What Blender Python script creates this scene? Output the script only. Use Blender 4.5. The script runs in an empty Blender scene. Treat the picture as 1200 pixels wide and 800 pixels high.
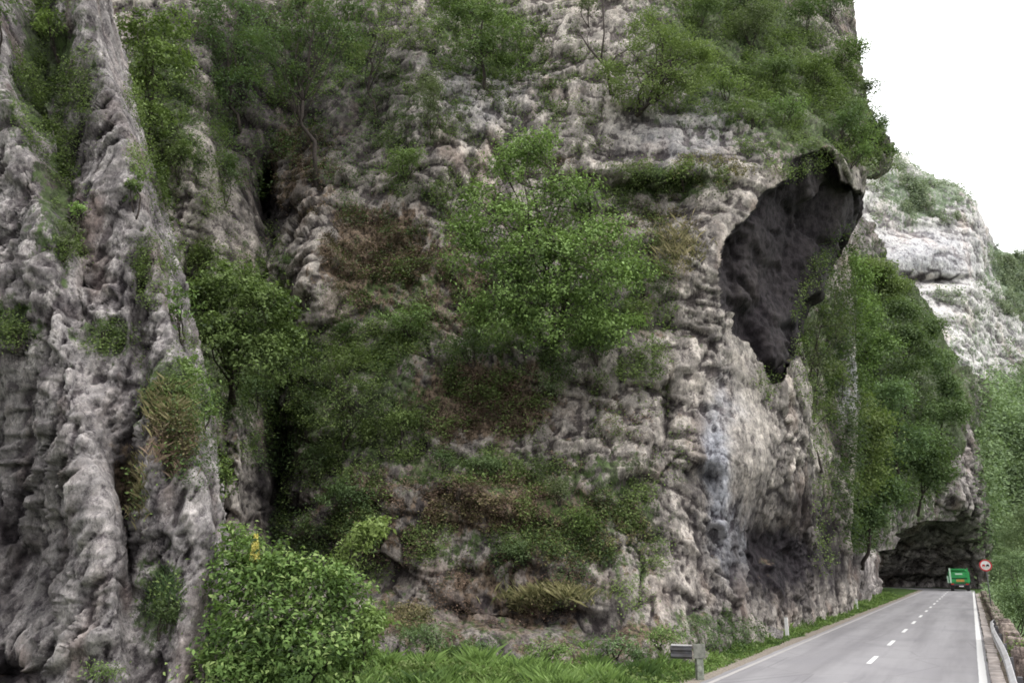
import bpy, math
import numpy as np
from mathutils import Vector

RNG = np.random.default_rng(11)
SC = bpy.context.scene
COL = SC.collection
TH = math.radians(15.0)
CAM = np.array([0.0, 0.0, 2.6])
F = 1000.0
CT, ST = math.cos(TH), math.sin(TH)

# ------------------------------------------------------------------ helpers
def P(px, py, d):
    """world point seen in direction (px,py) at forward distance d"""
    px = np.asarray(px, float); py = np.asarray(py, float); d = np.asarray(d, float)
    px, py, d = np.broadcast_arrays(px, py, d); cx = (px - 600) / F; cy = (400 - py) / F
    Y = CT - cy * ST; Z = ST + cy * CT
    return np.stack([cx / Y * d + CAM[0], d + CAM[1] + 0 * cx, Z / Y * d + CAM[2]], -1)

def proj(p):
    q = p - CAM
    fw = q[..., 1] * CT + q[..., 2] * ST
    up = -q[..., 1] * ST + q[..., 2] * CT
    fw = np.maximum(fw, 0.1)
    return 600 + F * q[..., 0] / fw, 400 - F * up / fw

def nrm(v):
    return v / np.maximum(np.linalg.norm(v, axis=-1, keepdims=True), 1e-9)

TAB = np.random.default_rng(5).random((65536, 4))
G3 = nrm(np.random.default_rng(6).normal(size=(65536, 3)))
def ihash(i, j, k, s=0):
    h = (i * 73856093) ^ (j * 19349663) ^ (k * 83492791) ^ (s * 2654435)
    h = h ^ (h >> 13); h = (h * 1274126177) & 0x7fffffff
    return (h ^ (h >> 15)) & 65535

def perlin(p, seed=0):
    b = np.floor(p).astype(np.int64); f = p - b
    u = f * f * f * (f * (f * 6 - 15) + 10)
    r = 0
    for dx in (0, 1):
        for dy in (0, 1):
            for dz in (0, 1):
                g = G3[ihash(b[..., 0] + dx, b[..., 1] + dy, b[..., 2] + dz, seed)]
                w = (u[..., 0] if dx else 1 - u[..., 0]) * (u[..., 1] if dy else 1 - u[..., 1]) * (u[..., 2] if dz else 1 - u[..., 2])
                r = r + w * ((f[..., 0] - dx) * g[..., 0] + (f[..., 1] - dy) * g[..., 1] + (f[..., 2] - dz) * g[..., 2])
    return r * 1.6

def fbm(p, o=4, seed=0, gain=0.5):
    a, r = 1.0, 0
    for k in range(o):
        r = r + a * perlin(p, seed + k); p = p * 2.03 + 7.1; a *= gain
    return r

def ridged(p, o=4, seed=0):
    a, r = 1.0, 0
    for k in range(o):
        r = r + a * (1 - 2.2 * np.abs(perlin(p, seed + k))); p = p * 2.1 + 3.7; a *= 0.5
    return r

def facets(p, seed=0, tilt=0.6, off_=0.7, K=18.0):
    """fractured-rock height: each cell of a mixed-metric Voronoi carries one tilted plane; plus a crack measure"""
    b = np.floor(p).astype(np.int64)
    f1 = np.full(p.shape[:-1], 9.0); f2 = f1.copy(); val = np.zeros(p.shape[:-1]); ws = np.full(p.shape[:-1], 1e-12)
    for dx in (-1, 0, 1):
        for dy in (-1, 0, 1):
            for dz in (-1, 0, 1):
                ii = b[..., 0] + dx; jj = b[..., 1] + dy; kk = b[..., 2] + dz
                h = ihash(ii, jj, kk, seed)
                t = TAB[h]
                off = p - (np.stack([ii, jj, kk], -1) + t[..., :3])
                ab = np.abs(off)
                d = 0.55 * np.sqrt(np.sum(off * off, -1)) + 0.45 * ab.max(-1)
                v = off_ * (t[..., 3] - 0.5) + tilt * np.sum(off * G3[(h + 77) & 65535], -1)
                f2 = np.where(d < f1, f1, np.minimum(f2, d)); f1 = np.minimum(f1, d)
                w_ = np.exp(-K * d); ws += w_; val += w_ * v
    return val / ws, f2 - f1

def blur(a, r):
    for ax in (0, 1):
        pad = [(0, 0)] * a.ndim; pad[ax] = (r + 1, r)
        c = np.cumsum(np.pad(a, pad, mode='edge'), axis=ax)
        n = a.shape[ax]
        s1 = [slice(None)] * a.ndim; s0 = [slice(None)] * a.ndim
        s1[ax] = slice(2 * r + 1, 2 * r + 1 + n); s0[ax] = slice(0, n)
        a = (c[tuple(s1)] - c[tuple(s0)]) / (2 * r + 1)
    return a

def tag(o, label=None, cat=None, group=None, kind=None):
    if label: o['label'] = label
    if cat: o['category'] = cat
    if group: o['group'] = group
    if kind: o['kind'] = kind
    return o

def link(name, me, m=None, parent=None):
    o = bpy.data.objects.new(name, me); COL.objects.link(o)
    if m is not None: me.materials.append(m)
    if parent is not None: o.parent = parent
    return o

def empty(name, loc, rz=0.0):
    o = bpy.data.objects.new(name, None); COL.objects.link(o)
    o.location = [float(x) for x in loc]; o.rotation_euler = (0, 0, rz); o.empty_display_size = 0.3
    return o

def np_mesh(name, V, Q, attrs=None, smooth=False):
    """V (n,3); Q (m,k) all faces with k corners"""
    me = bpy.data.meshes.new(name)
    V = np.ascontiguousarray(V, np.float32); Q = np.ascontiguousarray(Q, np.int32)
    m, k = Q.shape
    me.vertices.add(len(V)); me.vertices.foreach_set('co', V.ravel())
    me.loops.add(m * k); me.loops.foreach_set('vertex_index', Q.ravel())
    me.polygons.add(m); me.polygons.foreach_set('loop_start', np.arange(0, m * k, k, dtype=np.int32))
    me.polygons.foreach_set('loop_total', np.full(m, k, np.int32))
    if smooth: me.polygons.foreach_set('use_smooth', np.ones(m, bool))
    me.update(calc_edges=True)
    for n, a in (attrs or {}).items():
        at = me.attributes.new(n, 'FLOAT', 'POINT')
        at.data.foreach_set('value', np.ascontiguousarray(a, np.float32).ravel())
    return me

class MB:
    """small mesh collector for man-made things"""
    def __init__(s): s.v = []; s.f = []
    def add(s, V, Fs):
        b = len(s.v); s.v += [tuple(map(float, x)) for x in V]; s.f += [tuple(i + b for i in f) for f in Fs]
    def box(s, c, h, rz=0.0, bev=0.0, taper=1.0):
        cx, cy, cz = c; hx, hy, hz = h
        co, si = math.cos(rz), math.sin(rz)
        V = []
        b = min(bev, hx * .9, hy * .9, hz * .9)
        if b <= 0:
            lv = [(-hz, 1, 0), (hz, taper, 0)]
        else:
            lv = [(-hz, 1, b), (-hz + b, 1, 0), (hz - b, taper, 0), (hz, taper, b)]
        for z, t, ins in lv:
            X = hx * t - ins; Y = hy * t - ins; bb = b * 0.6
            for (x, y) in ([(X - bb, -Y), (X, -Y + bb), (X, Y - bb), (X - bb, Y), (-X + bb, Y), (-X, Y - bb), (-X, -Y + bb), (-X + bb, -Y)] if b > 0 else [(X, -Y), (X, Y), (-X, Y), (-X, -Y)]):
                V.append((cx + x * co - y * si, cy + x * si + y * co, cz + z))
        n = 8 if b > 0 else 4; L = len(lv); Fs = []
        for k in range(L - 1):
            for i in range(n):
                Fs.append((k * n + i, k * n + (i + 1) % n, (k + 1) * n + (i + 1) % n, (k + 1) * n + i))
        Fs.append(tuple(range(n))[::-1]); Fs.append(tuple((L - 1) * n + i for i in range(n)))
        s.add(V, Fs)
    def tube(s, pts, rad, n=7):
        pts = [np.array(p, float) for p in pts]
        V = []; up = np.array([0.13, 0.21, 0.97])
        for i, p in enumerate(pts):
            t = pts[min(i + 1, len(pts) - 1)] - pts[max(i - 1, 0)]
            t = t / (np.linalg.norm(t) + 1e-9)
            a = np.cross(t, up)
            if np.linalg.norm(a) < 0.1: a = np.cross(t, np.array([1.0, 0, 0]))
            a /= np.linalg.norm(a); b = np.cross(t, a)
            r = rad[i] if hasattr(rad, '__len__') else rad
            for k in range(n):
                an = 2 * math.pi * k / n
                V.append(p + r * (math.cos(an) * a + math.sin(an) * b))
        Fs = []
        for i in range(len(pts) - 1):
            for k in range(n):
                Fs.append((i * n + k, i * n + (k + 1) % n, (i + 1) * n + (k + 1) % n, (i + 1) * n + k))
        Fs.append(tuple(range(n))[::-1]); Fs.append(tuple((len(pts) - 1) * n + k for k in range(n)))
        s.add(V, Fs)
    def build(s, name, m, parent=None, smooth=False):
        me = bpy.data.meshes.new(name); me.from_pydata(s.v, [], s.f)
        me.validate(); me.update()
        if smooth: me.polygons.foreach_set('use_smooth', [True] * len(me.polygons))
        return link(name, me, m, parent)

# ------------------------------------------------------------------ materials
class NT:
    def __init__(s, name):
        s.m = bpy.data.materials.new(name); s.m.use_nodes = True
        s.t = s.m.node_tree; s.t.nodes.clear()
        s.out = s.t.nodes.new('ShaderNodeOutputMaterial')
    def n(s, ty, **kw):
        x = s.t.nodes.new('ShaderNode' + ty)
        for k, v in kw.items(): setattr(x, k, v)
        return x
    def put(s, sock, v):
        if isinstance(v, bpy.types.NodeSocket): s.t.links.new(v, sock)
        elif v is not None:
            if hasattr(sock.default_value, '__len__') and not hasattr(v, '__len__'): v = (v, v, v)
            if hasattr(v, '__len__') and len(v) == 3 and len(sock.default_value) == 4: v = (*v, 1)
            sock.default_value = v
    def math(s, op, a, b=None, clamp=False):
        x = s.n('Math', operation=op, use_clamp=clamp); s.put(x.inputs[0], a)
        if b is not None: s.put(x.inputs[1], b)
        return x.outputs[0]
    def mix(s, f, a, b, bt='MIX'):
        x = s.n('Mix', data_type='RGBA', blend_type=bt); s.put(x.inputs[0], f); s.put(x.inputs[6], a); s.put(x.inputs[7], b)
        return x.outputs[2]
    def ramp(s, v, lo, hi, a=0.0, b=1.0):
        x = s.n('MapRange'); x.interpolation_type = 'SMOOTHSTEP'
        s.put(x.inputs[0], v); s.put(x.inputs[1], lo); s.put(x.inputs[2], hi); s.put(x.inputs[3], a); s.put(x.inputs[4], b)
        return x.outputs[0]
    def coord(s, scale=(1, 1, 1), rot=(0, 0, 0), obj=False):
        if obj: c = s.n('TexCoord').outputs['Object']
        else: c = s.n('NewGeometry').outputs['Position']
        x = s.n('Mapping'); s.put(x.inputs[0], c); x.inputs[2].default_value = rot; x.inputs[3].default_value = scale
        return x.outputs[0]
    def noise(s, vec, sc, det=5, rough=0.55, dist=0.0):
        x = s.n('TexNoise'); s.put(x.inputs['Vector'], vec); s.put(x.inputs['Scale'], sc); s.put(x.inputs['Detail'], float(det)); s.put(x.inputs['Roughness'], rough); s.put(x.inputs['Distortion'], dist)
        return x.outputs[0]
    def voro(s, vec, sc, feat='F1', out='Distance'):
        x = s.n('TexVoronoi', feature=feat); s.put(x.inputs['Vector'], vec); s.put(x.inputs['Scale'], sc)
        return x.outputs[out]
    def attr(s, name):
        x = s.n('Attribute', attribute_name=name); return x.outputs['Fac']
    def bsdf(s, col, rough=0.9, bump=None, bstr=0.5, bdist=0.1, spec=0.25, metal=0.0):
        b = s.n('BsdfPrincipled'); s.put(b.inputs['Base Color'], col); s.put(b.inputs['Roughness'], rough)
        s.put(b.inputs['Specular IOR Level'], spec); s.put(b.inputs['Metallic'], metal)
        if bump is not None:
            k = s.n('Bump'); s.put(k.inputs['Height'], bump); s.put(k.inputs['Strength'], bstr); s.put(k.inputs['Distance'], bdist)
            s.t.links.new(k.outputs[0], b.inputs['Normal'])
        s.t.links.new(b.outputs[0], s.out.inputs[0])
        return b

def rock_mat(name, light, mid, dark, fine=1.0, soilc=(0.080, 0.059, 0.043), mossc=(0.045, 0.07, 0.022), bstr=0.9, cavk=1.0, palek=1.75):
    t = NT(name)
    v = t.coord((1, 0.4, 0.5)); vf = t.coord((1, 0.45, 0.65))
    n1 = t.noise(v, 0.35 * fine, 5, 0.6); n2 = t.noise(v, 1.5 * fine, 9, 0.74); n3 = t.noise(vf, 6.5 * fine, 6, 0.78)
    n4 = t.noise(vf, 3.1 * fine, 8, 0.74); vc = t.voro(vf, 3.3 * fine, 'F1', 'Color')
    streak = t.noise(t.coord((1, 0.4, 0.10)), 2.6 * fine, 6, 0.7)
    pale = tuple(min(.75, x * palek) for x in light)
    c = t.mix(t.ramp(n1, 0.42, 0.60), mid, light)
    c = t.mix(t.ramp(n2, 0.51, 0.60, 0, 0.9), c, pale)
    c = t.mix(t.ramp(n2, 0.47, 0.38, 0, 0.9), c, dark)
    c = t.mix(t.ramp(streak, 0.52, 0.66, 0, 0.55), c, dark)
    c = t.mix(t.ramp(t.noise(v, 0.6 * fine, 3, 0.5), 0.52, 0.70, 0, 0.45), c, tuple(x * y for x, y in zip(mid, (1.45, 1.15, 1.0))))
    c = t.mix(t.attr('lit'), c, t.mix(t.ramp(n2, 0.38, 0.6), light, pale))  # lighter colour for pale rock and for light painted onto pillars
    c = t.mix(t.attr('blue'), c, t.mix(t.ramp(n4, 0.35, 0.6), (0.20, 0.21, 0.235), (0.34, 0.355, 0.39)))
    sp = t.n('SeparateColor'); t.put(sp.inputs[0], vc)
    c = t.mix(t.ramp(sp.outputs[0], 0.0, 1.0, 0, 0.30), c, (0.9, 0.88, 0.86), 'OVERLAY')
    # small pits, crusts and lichen
    hi = t.mix(1.0, c, (1.55, 1.53, 1.5), 'MULTIPLY'); lo = t.mix(1.0, c, (0.30, 0.28, 0.31), 'MULTIPLY'); n5 = t.noise(vf, 17 * fine, 5, 0.8)
    c = t.mix(t.ramp(n3, 0.49, 0.60, 0, 0.7), c, hi)
    c = t.mix(t.ramp(n3, 0.47, 0.36, 0, 0.9), c, lo)
    c = t.mix(t.ramp(n4, 0.46, 0.38, 0, 0.8), c, lo)
    c = t.mix(t.ramp(n5, 0.46, 0.38, 0, 0.6), c, lo)
    c = t.mix(t.ramp(n5, 0.54, 0.62, 0, 0.4), c, hi)
    c = t.mix(1.0, c, (0.84, 0.83, 0.84), 'MULTIPLY')
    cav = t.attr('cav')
    c = t.mix(t.ramp(cav, 0.15, 0.95, 0, 0.82 * cavk), c, t.mix(1.0, c, (0.2, 0.18, 0.2), 'MULTIPLY'))  # crevices darkened in colour, an occlusion-like painted shade
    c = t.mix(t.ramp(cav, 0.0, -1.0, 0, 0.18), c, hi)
    c = t.mix(t.attr('painted_shade'), c, t.mix(t.ramp(n4, 0.38, 0.62), (0.008, 0.0065, 0.008), (0.030, 0.025, 0.028)))  # shade of hollows and undercuts painted into the rock colour
    soil = t.math('ADD', t.attr('soil'), t.ramp(n2, 0.35, 0.65, -0.35, 0.35))
    sc_ = t.mix(t.ramp(t.noise(vf, 7, 4, 0.7), 0.40, 0.60), tuple(x * 0.4 for x in soilc), tuple(x * 2.0 for x in soilc))
    c = t.mix(t.ramp(soil, 0.35, 0.7), c, sc_)
    moss = t.math('ADD', t.attr('moss'), t.ramp(n4, 0.35, 0.65, -0.45, 0.45))
    mc = t.mix(t.ramp(t.noise(vf, 5, 5, 0.75), 0.40, 0.60), tuple(x * 0.35 for x in mossc), tuple(x * 1.5 for x in mossc))
    c = t.mix(t.ramp(moss, 0.4, 0.75, 0, 0.85), c, mc)
    bh = t.math('ADD', t.math('MULTIPLY', n2, 0.5), t.math('MULTIPLY', n3, 0.5))
    bh = t.math('ADD', bh, t.math('MULTIPLY', n4, 0.3)); bh = t.math('ADD', bh, t.math('MULTIPLY', sp.outputs[1], 0.35))
    t.bsdf(c, 0.92, bh, bstr, 0.16 / fine, 0.12)
    return t.m

def leaf_mat(name, a, b, c3, gloss=0.35, trans=0.35):
    """tone attribute runs dark (0) to light (1); c3 tints the palest"""
    t = NT(name)
    gloss *= 0.4; a = tuple(x * 1.1 for x in a); b = tuple(x * y for x, y in zip(b, (1.4, 1.3, 1.25))); c3 = tuple(x * 1.2 for x in c3)
    tone = t.attr('tone'); oi = t.n('ObjectInfo').outputs['Random']
    col = t.mix(t.ramp(tone, 0.0, 0.75), a, b)
    col = t.mix(t.ramp(tone, 0.7, 1.0, 0, 1), col, c3)
    hs = t.n('HueSaturation'); t.put(hs.inputs['Color'], col)
    t.put(hs.inputs['Hue'], t.ramp(oi, 0, 1, 0.485, 0.51)); t.put(hs.inputs['Value'], t.ramp(oi, 0, 1, 0.95, 1.25)); t.put(hs.inputs['Saturation'], 0.84)
    p = t.n('BsdfPrincipled'); t.put(p.inputs['Base Color'], hs.outputs[0]); t.put(p.inputs['Roughness'], 0.6); t.put(p.inputs['Specular IOR Level'], gloss)
    tr = t.n('BsdfTranslucent'); t.put(tr.inputs[0], t.mix(0.5, hs.outputs[0], (0.12, 0.2, 0.02)))
    ms = t.n('MixShader'); t.put(ms.inputs[0], trans)
    t.t.links.new(p.outputs[0], ms.inputs[1]); t.t.links.new(tr.outputs[0], ms.inputs[2]); t.t.links.new(ms.outputs[0], t.out.inputs[0])
    return t.m

def plain(name, col, rough=0.8, nscale=6.0, var=0.25, metal=0.0, bump=0.2, spec=0.3, dirt=None):
    t = NT(name); v = t.coord((1, 1, 1))
    n = t.noise(v, nscale, 5, 0.65)
    c = t.mix(t.ramp(n, 0.3, 0.7), tuple(x * (1 - var) for x in col), tuple(min(1, x * (1 + var)) for x in col))
    if dirt: c = t.mix(t.ramp(t.noise(v, nscale * .4, 5, .7), 0.5, 0.7, 0, 0.8), c, dirt)
    t.bsdf(c, rough, n, bump, 0.02, spec, metal)
    return t.m

M = {}
M['rock'] = rock_mat('limestone', (0.24, 0.221, 0.198), (0.15, 0.137, 0.124), (0.06, 0.053, 0.052))
M['rock_near'] = rock_mat('limestone_near', (0.20, 0.188, 0.183), (0.122, 0.112, 0.112), (0.048, 0.042, 0.045), fine=1.7)
M['rock_far'] = rock_mat('limestone_far', (0.46, 0.45, 0.435), (0.37, 0.36, 0.35), (0.24, 0.235, 0.24), fine=0.28, palek=1.25, mossc=(0.12, 0.17, 0.09), cavk=0.8)  # base colours lightened to paint in distance haze
M['rock_mid'] = rock_mat('limestone_mid', (0.225, 0.208, 0.198), (0.14, 0.128, 0.122), (0.06, 0.052, 0.052), fine=0.5)
M['leaf'] = leaf_mat('leaf_green', (0.026, 0.045, 0.014), (0.105, 0.175, 0.038), (0.16, 0.22, 0.065))
M['leaf_dark'] = leaf_mat('leaf_dark', (0.018, 0.033, 0.015), (0.058, 0.105, 0.032), (0.10, 0.15, 0.055))
M['leaf_bright'] = leaf_mat('leaf_bright', (0.024, 0.046, 0.012), (0.12, 0.20, 0.035), (0.21, 0.31, 0.085), gloss=0.3)
M['leaf_near'] = leaf_mat('leaf_near', (0.022, 0.044, 0.010), (0.082, 0.165, 0.026), (0.20, 0.28, 0.07))
M['leaf_grey'] = leaf_mat('leaf_grey', (0.035, 0.048, 0.025), (0.095, 0.13, 0.06), (0.17, 0.20, 0.11))
M['leaf_cool'] = leaf_mat('leaf_cool', (0.026, 0.048, 0.02), (0.085, 0.145, 0.05), (0.14, 0.205, 0.08))
M['leaf_far'] = leaf_mat('leaf_far', (0.06, 0.095, 0.045), (0.13, 0.20, 0.08), (0.20, 0.27, 0.13))  # haze of the far hillside put into the colour; riverside plants share it
M['leaf_haze'] = leaf_mat('leaf_haze', (0.13, 0.18, 0.12), (0.19, 0.25, 0.15), (0.25, 0.31, 0.2))  # distance haze mixed straight into these leaf colours
M['dry'] = leaf_mat('dry_leaf', (0.045, 0.029, 0.022), (0.118, 0.080, 0.052), (0.21, 0.145, 0.10), trans=0.15)
M['drygrass'] = leaf_mat('dry_grass', (0.07, 0.07, 0.025), (0.16, 0.15, 0.06), (0.26, 0.22, 0.11), trans=0.2)
M['yellow'] = leaf_mat('yellow_flower', (0.35, 0.28, 0.03), (0.5, 0.43, 0.07), (0.6, 0.52, 0.15))
M['grass'] = leaf_mat('grass_blade', (0.045, 0.085, 0.018), (0.13, 0.22, 0.035), (0.22, 0.30, 0.08))
M['bark'] = plain('bark', (0.04, 0.032, 0.028), 0.95, 12, 0.5, bump=0.6)

# ------------------------------------------------------------------ rock sheets
SHEETS = []
def catmull(A, n, axis):
    A = np.moveaxis(A, axis, 0); k = len(A)
    Ap = np.concatenate([2 * A[:1] - A[1:2], A, 2 * A[-1:] - A[-2:-1]])
    out = []
    for i in range(k - 1):
        m = n[i]; t = (np.arange(m) / m).reshape((-1,) + (1,) * (A.ndim - 1))
        p0, p1, p2, p3 = Ap[i], Ap[i + 1], Ap[i + 2], Ap[i + 3]
        t2, t3 = t * t, t * t * t
        # softened Catmull-Rom (tension .35) keeps silhouettes from overshooting
        c = 0.35
        m1 = c * (p2 - p0); m2 = c * (p3 - p1)
        out.append((2 * t3 - 3 * t2 + 1) * p1 + (t3 - 2 * t2 + t) * m1 + (-2 * t3 + 3 * t2) * p2 + (t3 - t2) * m2)
    out.append(A[-1:])
    return np.moveaxis(np.concatenate(out), 0, axis)

def seg_dist(px, py, pts):
    D_ = np.full(px.shape, 1e9)
    for (x0, y0), (x1, y1) in zip(pts[:-1], pts[1:]):
        vx, vy = x1 - x0, y1 - y0
        t_ = np.clip(((px - x0) * vx + (py - y0) * vy) / (vx * vx + vy * vy), 0, 1)
        D_ = np.minimum(D_, np.hypot(px - x0 - t_ * vx, py - y0 - t_ * vy))
    return D_
def inside(px, py, poly):
    r = np.zeros(px.shape, bool)
    for (x0, y0), (x1, y1) in zip(poly, poly[1:] + poly[:1]):
        if y0 == y1: continue
        r ^= ((y0 > py) != (y1 > py)) & (px < (x1 - x0) * (py - y0) / (y1 - y0) + x0)
    return r
LIP = [(962, 176), (928, 186), (920, 213), (892, 226), (882, 246), (842, 284), (835, 318), (841, 362), (858, 398), (876, 402), (886, 418), (900, 452)]
DARK = LIP + [(914, 452), (925, 425), (945, 405), (965, 375), (980, 345), (1000, 320), (1040, 290), (1040, 236), (1006, 226), (985, 210), (976, 186)]

def sheet(name, rows, mat, step=2.0, sculpt=(), amp=(0.9, 0.5, 0.22, 0.07), freq=(0.16, 0.5, 1.5, 5.0), an=(1, 1, 0.6), paint=None, seed=0, ridge=0.0, upsoil=0.5, label=None, calm=(), resamp=1.25, lip=False, bed=0.0):
    L = np.array(rows, float)                       # rows x cols x (px,py,d)
    L[..., 2] = np.log(L[..., 2])
    W = lambda a, b: np.hypot(*(np.abs(a[..., :2] - b[..., :2]).max(axis=tuple(range(a.ndim - 1)))))
    nc = [max(7, int(np.abs(L[:, i + 1, 0] - L[:, i, 0]).mean() / step) + 2) for i in range(L.shape[1] - 1)]
    nr = [max(5, int(np.abs(L[i + 1, :, 1] - L[i, :, 1]).mean() / step)) for i in range(L.shape[0] - 1)]
    A = catmull(catmull(L, nr, 0), nc, 1)
    px, py, d = A[..., 0], A[..., 1], np.exp(A[..., 2])
    for (sx, sy, rx, ry, dd) in sculpt:
        d = d + dd * np.exp(-((px - sx) / rx) ** 2 - ((py - sy) / ry) ** 2)
    if lip:
        jx = px + 3.5 * fbm(np.stack([px / 16, py / 16, 0 * px], -1), 3, 58); jy = py + 3.5 * fbm(np.stack([px / 16, py / 16, 0 * px], -1), 3, 59)
        ins = inside(jx, jy, DARK); sd_ = seg_dist(jx, jy, LIP)
        d = d + np.where(ins, 0.9 * (1 - np.exp(-sd_ / 3)) + 1.6 * np.clip(sd_ / 60, 0, 1), 0)
    # even the columns out by real length, so walls that run away from the viewer are not stretched
    wt = np.hypot(np.abs(np.diff(px, axis=1)) + 0.05, 0.45 * np.abs(np.diff(d, axis=1)) * F / d[:, 1:])
    cw = np.concatenate([np.zeros((len(px), 1)), np.cumsum(wt, 1)], 1)
    ncol = int(px.shape[1] * resamp); T_ = np.linspace(0, 1, ncol)
    U_ = blur(cw / cw[:, -1:], 6); U_ = (U_ - U_[:, :1]) / (U_[:, -1:] - U_[:, :1])
    rs = lambda a: np.stack([np.interp(T_, U_[i], a[i]) for i in range(len(a))])
    px, py, d = rs(px), rs(py), rs(d)
    p = P(px, py, d)
    # surface normals of the smooth sheet
    ps = blur(p, 3)
    def gn(q):
        du = np.gradient(q, axis=1); dv = np.gradient(q, axis=0)
        return nrm(np.cross(du, dv))
    n = gn(ps); n = nrm(blur(n, 6))
    flip = np.mean(np.sum(n * (CAM - p), -1)) < 0
    if flip: n = -n
    sc = np.array(an)
    if lip: LIPM = inside(px + 3.5 * fbm(np.stack([px / 16, py / 16, 0 * px], -1), 3, 58), py + 3.5 * fbm(np.stack([px / 16, py / 16, 0 * px], -1), 3, 59), DARK)
    w = np.stack([fbm(p * 0.35 * freq[1] * 2, 3, 40 + k + seed) for k in range(3)], -1) * 0.13 / freq[1]
    pw = p + w
    disp = amp[0] * fbm(p * sc * freq[0], 3, 1 + seed)
    if ridge: disp = disp + ridge * (ridged(p * np.array((1, 0.5, 0.22)) * freq[0] * 2.2, 2, 9 + seed) - 0.5)
    rot = np.array([[0.94, 0.12, -0.32], [-0.1, 0.99, 0.08], [0.33, -0.04, 0.94]])     # bedding dips a little to one side
    pr = (pw @ rot.T) * sc
    f1, e1 = facets(pr * freq[1], 3 + seed, 1.5, 0.6, 60.0)
    f2, e2 = facets(pr * freq[2], 4 + seed, 1.7, 0.9, 44.0)
    f3, e3 = facets(pr * freq[2] * 2.6, 5 + seed, 1.7, 1.0, 26.0)
    steep = np.clip(0.3 + 1.3 * np.abs(n[..., 1]), 0.3, 1.0)
    br = np.clip(0.75 + 1.7 * fbm(p * freq[0] * 1.6, 3, 70 + seed), 0.15, 1.8)
    disp = disp + amp[1] * f1 * steep + (0.35 + 0.65 * br) * amp[2] * f2 * steep ** 2 + br * amp[2] * 0.42 * f3 * steep ** 2
    crk = np.clip(4 * fbm(p * freq[1] * .7, 2, 89) - .1, 0, 1)
    disp = disp - amp[1] * 0.5 * np.exp(-e1 / 0.02) * crk - amp[2] * 0.5 * np.exp(-e2 / 0.03) * np.clip(4 * fbm(p * freq[1], 2, 88) - .5, 0, 1)
    # bedding: beds of uneven thickness that stand proud and break off sharply underneath, cut by upright joints
    if bed:
        for (fz, am, sd) in ((0.42, 1.0, 0), (1.15, 0.5, 7), (2.9, 0.22, 13)):
            fz = fz * freq[1] / 0.38
            tz = pr[..., 2] / sc[2] * fz + 1.1 * fbm(pr * freq[1] * 0.55 * (fz ** .3), 3, 120 + sd + seed)
            fr = tz - np.floor(tz); lay = TAB[ihash(np.floor(tz).astype(np.int64), 0 * px.astype(np.int64), 3, 5 + sd), 0]
            saw = np.where(fr < 0.12, fr / 0.12, 1 - 0.8 * (fr - 0.12) / 0.88)
            tx = pr[..., 0] * fz * 0.7 + 2.3 * lay + 0.8 * fbm(pr * freq[1] * 0.8, 2, 150 + sd + seed)
            fx = tx - np.floor(tx); blk = TAB[ihash(np.floor(tx).astype(np.int64), np.floor(tz).astype(np.int64), 1, 9 + sd), 1]
            joint = np.exp(-(np.minimum(fx, 1 - fx) / 0.05) ** 2)
            disp = disp + bed * am * ((saw * (0.35 + 0.9 * blk)) - 0.35 * joint + 0.35 * blk * (fx - .5)) * steep
    disp = disp + (0.3 + 0.7 * br) * amp[3] * fbm(p * sc * freq[3], 4, 31 + seed, 0.6)
    cm = np.ones(px.shape)
    for (sx, sy, rx, ry, v_) in calm: cm = cm * (1 - v_ * np.clip(1.5 * np.exp(-((px - sx) / rx) ** 2 - ((py - sy) / ry) ** 2), 0, 1))
    disp = disp * cm
    if lip:      # the roof of the overhang: a few big broken planes
        g1, _ = facets(p * np.array((1, 0.8, 1)) * 0.34, 777, 1.8, 0.5, 40.0); g2, _ = facets(p * np.array((1, 0.8, 1.6)) * 1.1, 778, 1.7, 1.0, 60.0)
        lm = np.clip(seg_dist(px, py, DARK + DARK[:1]) / 5, 0, 1) * LIPM; disp = disp * (1 - lm) + lm * (0.6 * g1 + 0.13 * g2 + 0.04 * f3 + 0.02 * fbm(p * 4, 3, 5))
    q = p + nrm(n + np.array([0, -0.9, 0])) * disp[..., None]
    h = disp
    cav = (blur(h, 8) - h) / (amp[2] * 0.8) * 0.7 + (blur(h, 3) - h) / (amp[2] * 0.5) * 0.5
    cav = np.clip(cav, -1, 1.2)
    nn = gn(q)
    if flip: nn = -nn
    A0 = {k: np.zeros(px.shape) for k in ('soil', 'moss', 'painted_shade', 'blue', 'lit')}
    wx = px + 14 * fbm(p * freq[1] * 1.3, 3, 55); wy = py + 14 * fbm(p * freq[1] * 1.3, 3, 56)
    for (kind, sx, sy, rx, ry, v) in (paint or ()):
        g = np.clip(1.6 * np.exp(-((wx - sx) / rx) ** 2 - ((wy - sy) / ry) ** 2), 0, 1) * v
        A0[kind] = np.maximum(A0[kind], g)
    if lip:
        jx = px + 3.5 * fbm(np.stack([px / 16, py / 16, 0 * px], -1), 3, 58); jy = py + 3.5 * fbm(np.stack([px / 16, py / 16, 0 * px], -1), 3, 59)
        A0['painted_shade'] = np.where(LIPM, 0.99 - 0.06 * np.clip(g1, 0, 1), A0['painted_shade']); A0['moss'] = np.where(LIPM, 0, A0['moss']); A0['lit'] = np.where(LIPM, 0, A0['lit'])  # underside of the overhang coloured near black, shade painted in
    up = 0 if False else np.clip((blur(nn, 1)[..., 2] - 0.45) * 2.2, 0, 1)
    A0['soil'] = np.maximum(A0['soil'], up * upsoil)
    A0['moss'] = np.maximum(A0['moss'], up * upsoil * 0.8)
    A0['cav'] = cav
    R, C = px.shape
    idx = np.arange(R * C).reshape(R, C)
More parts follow.
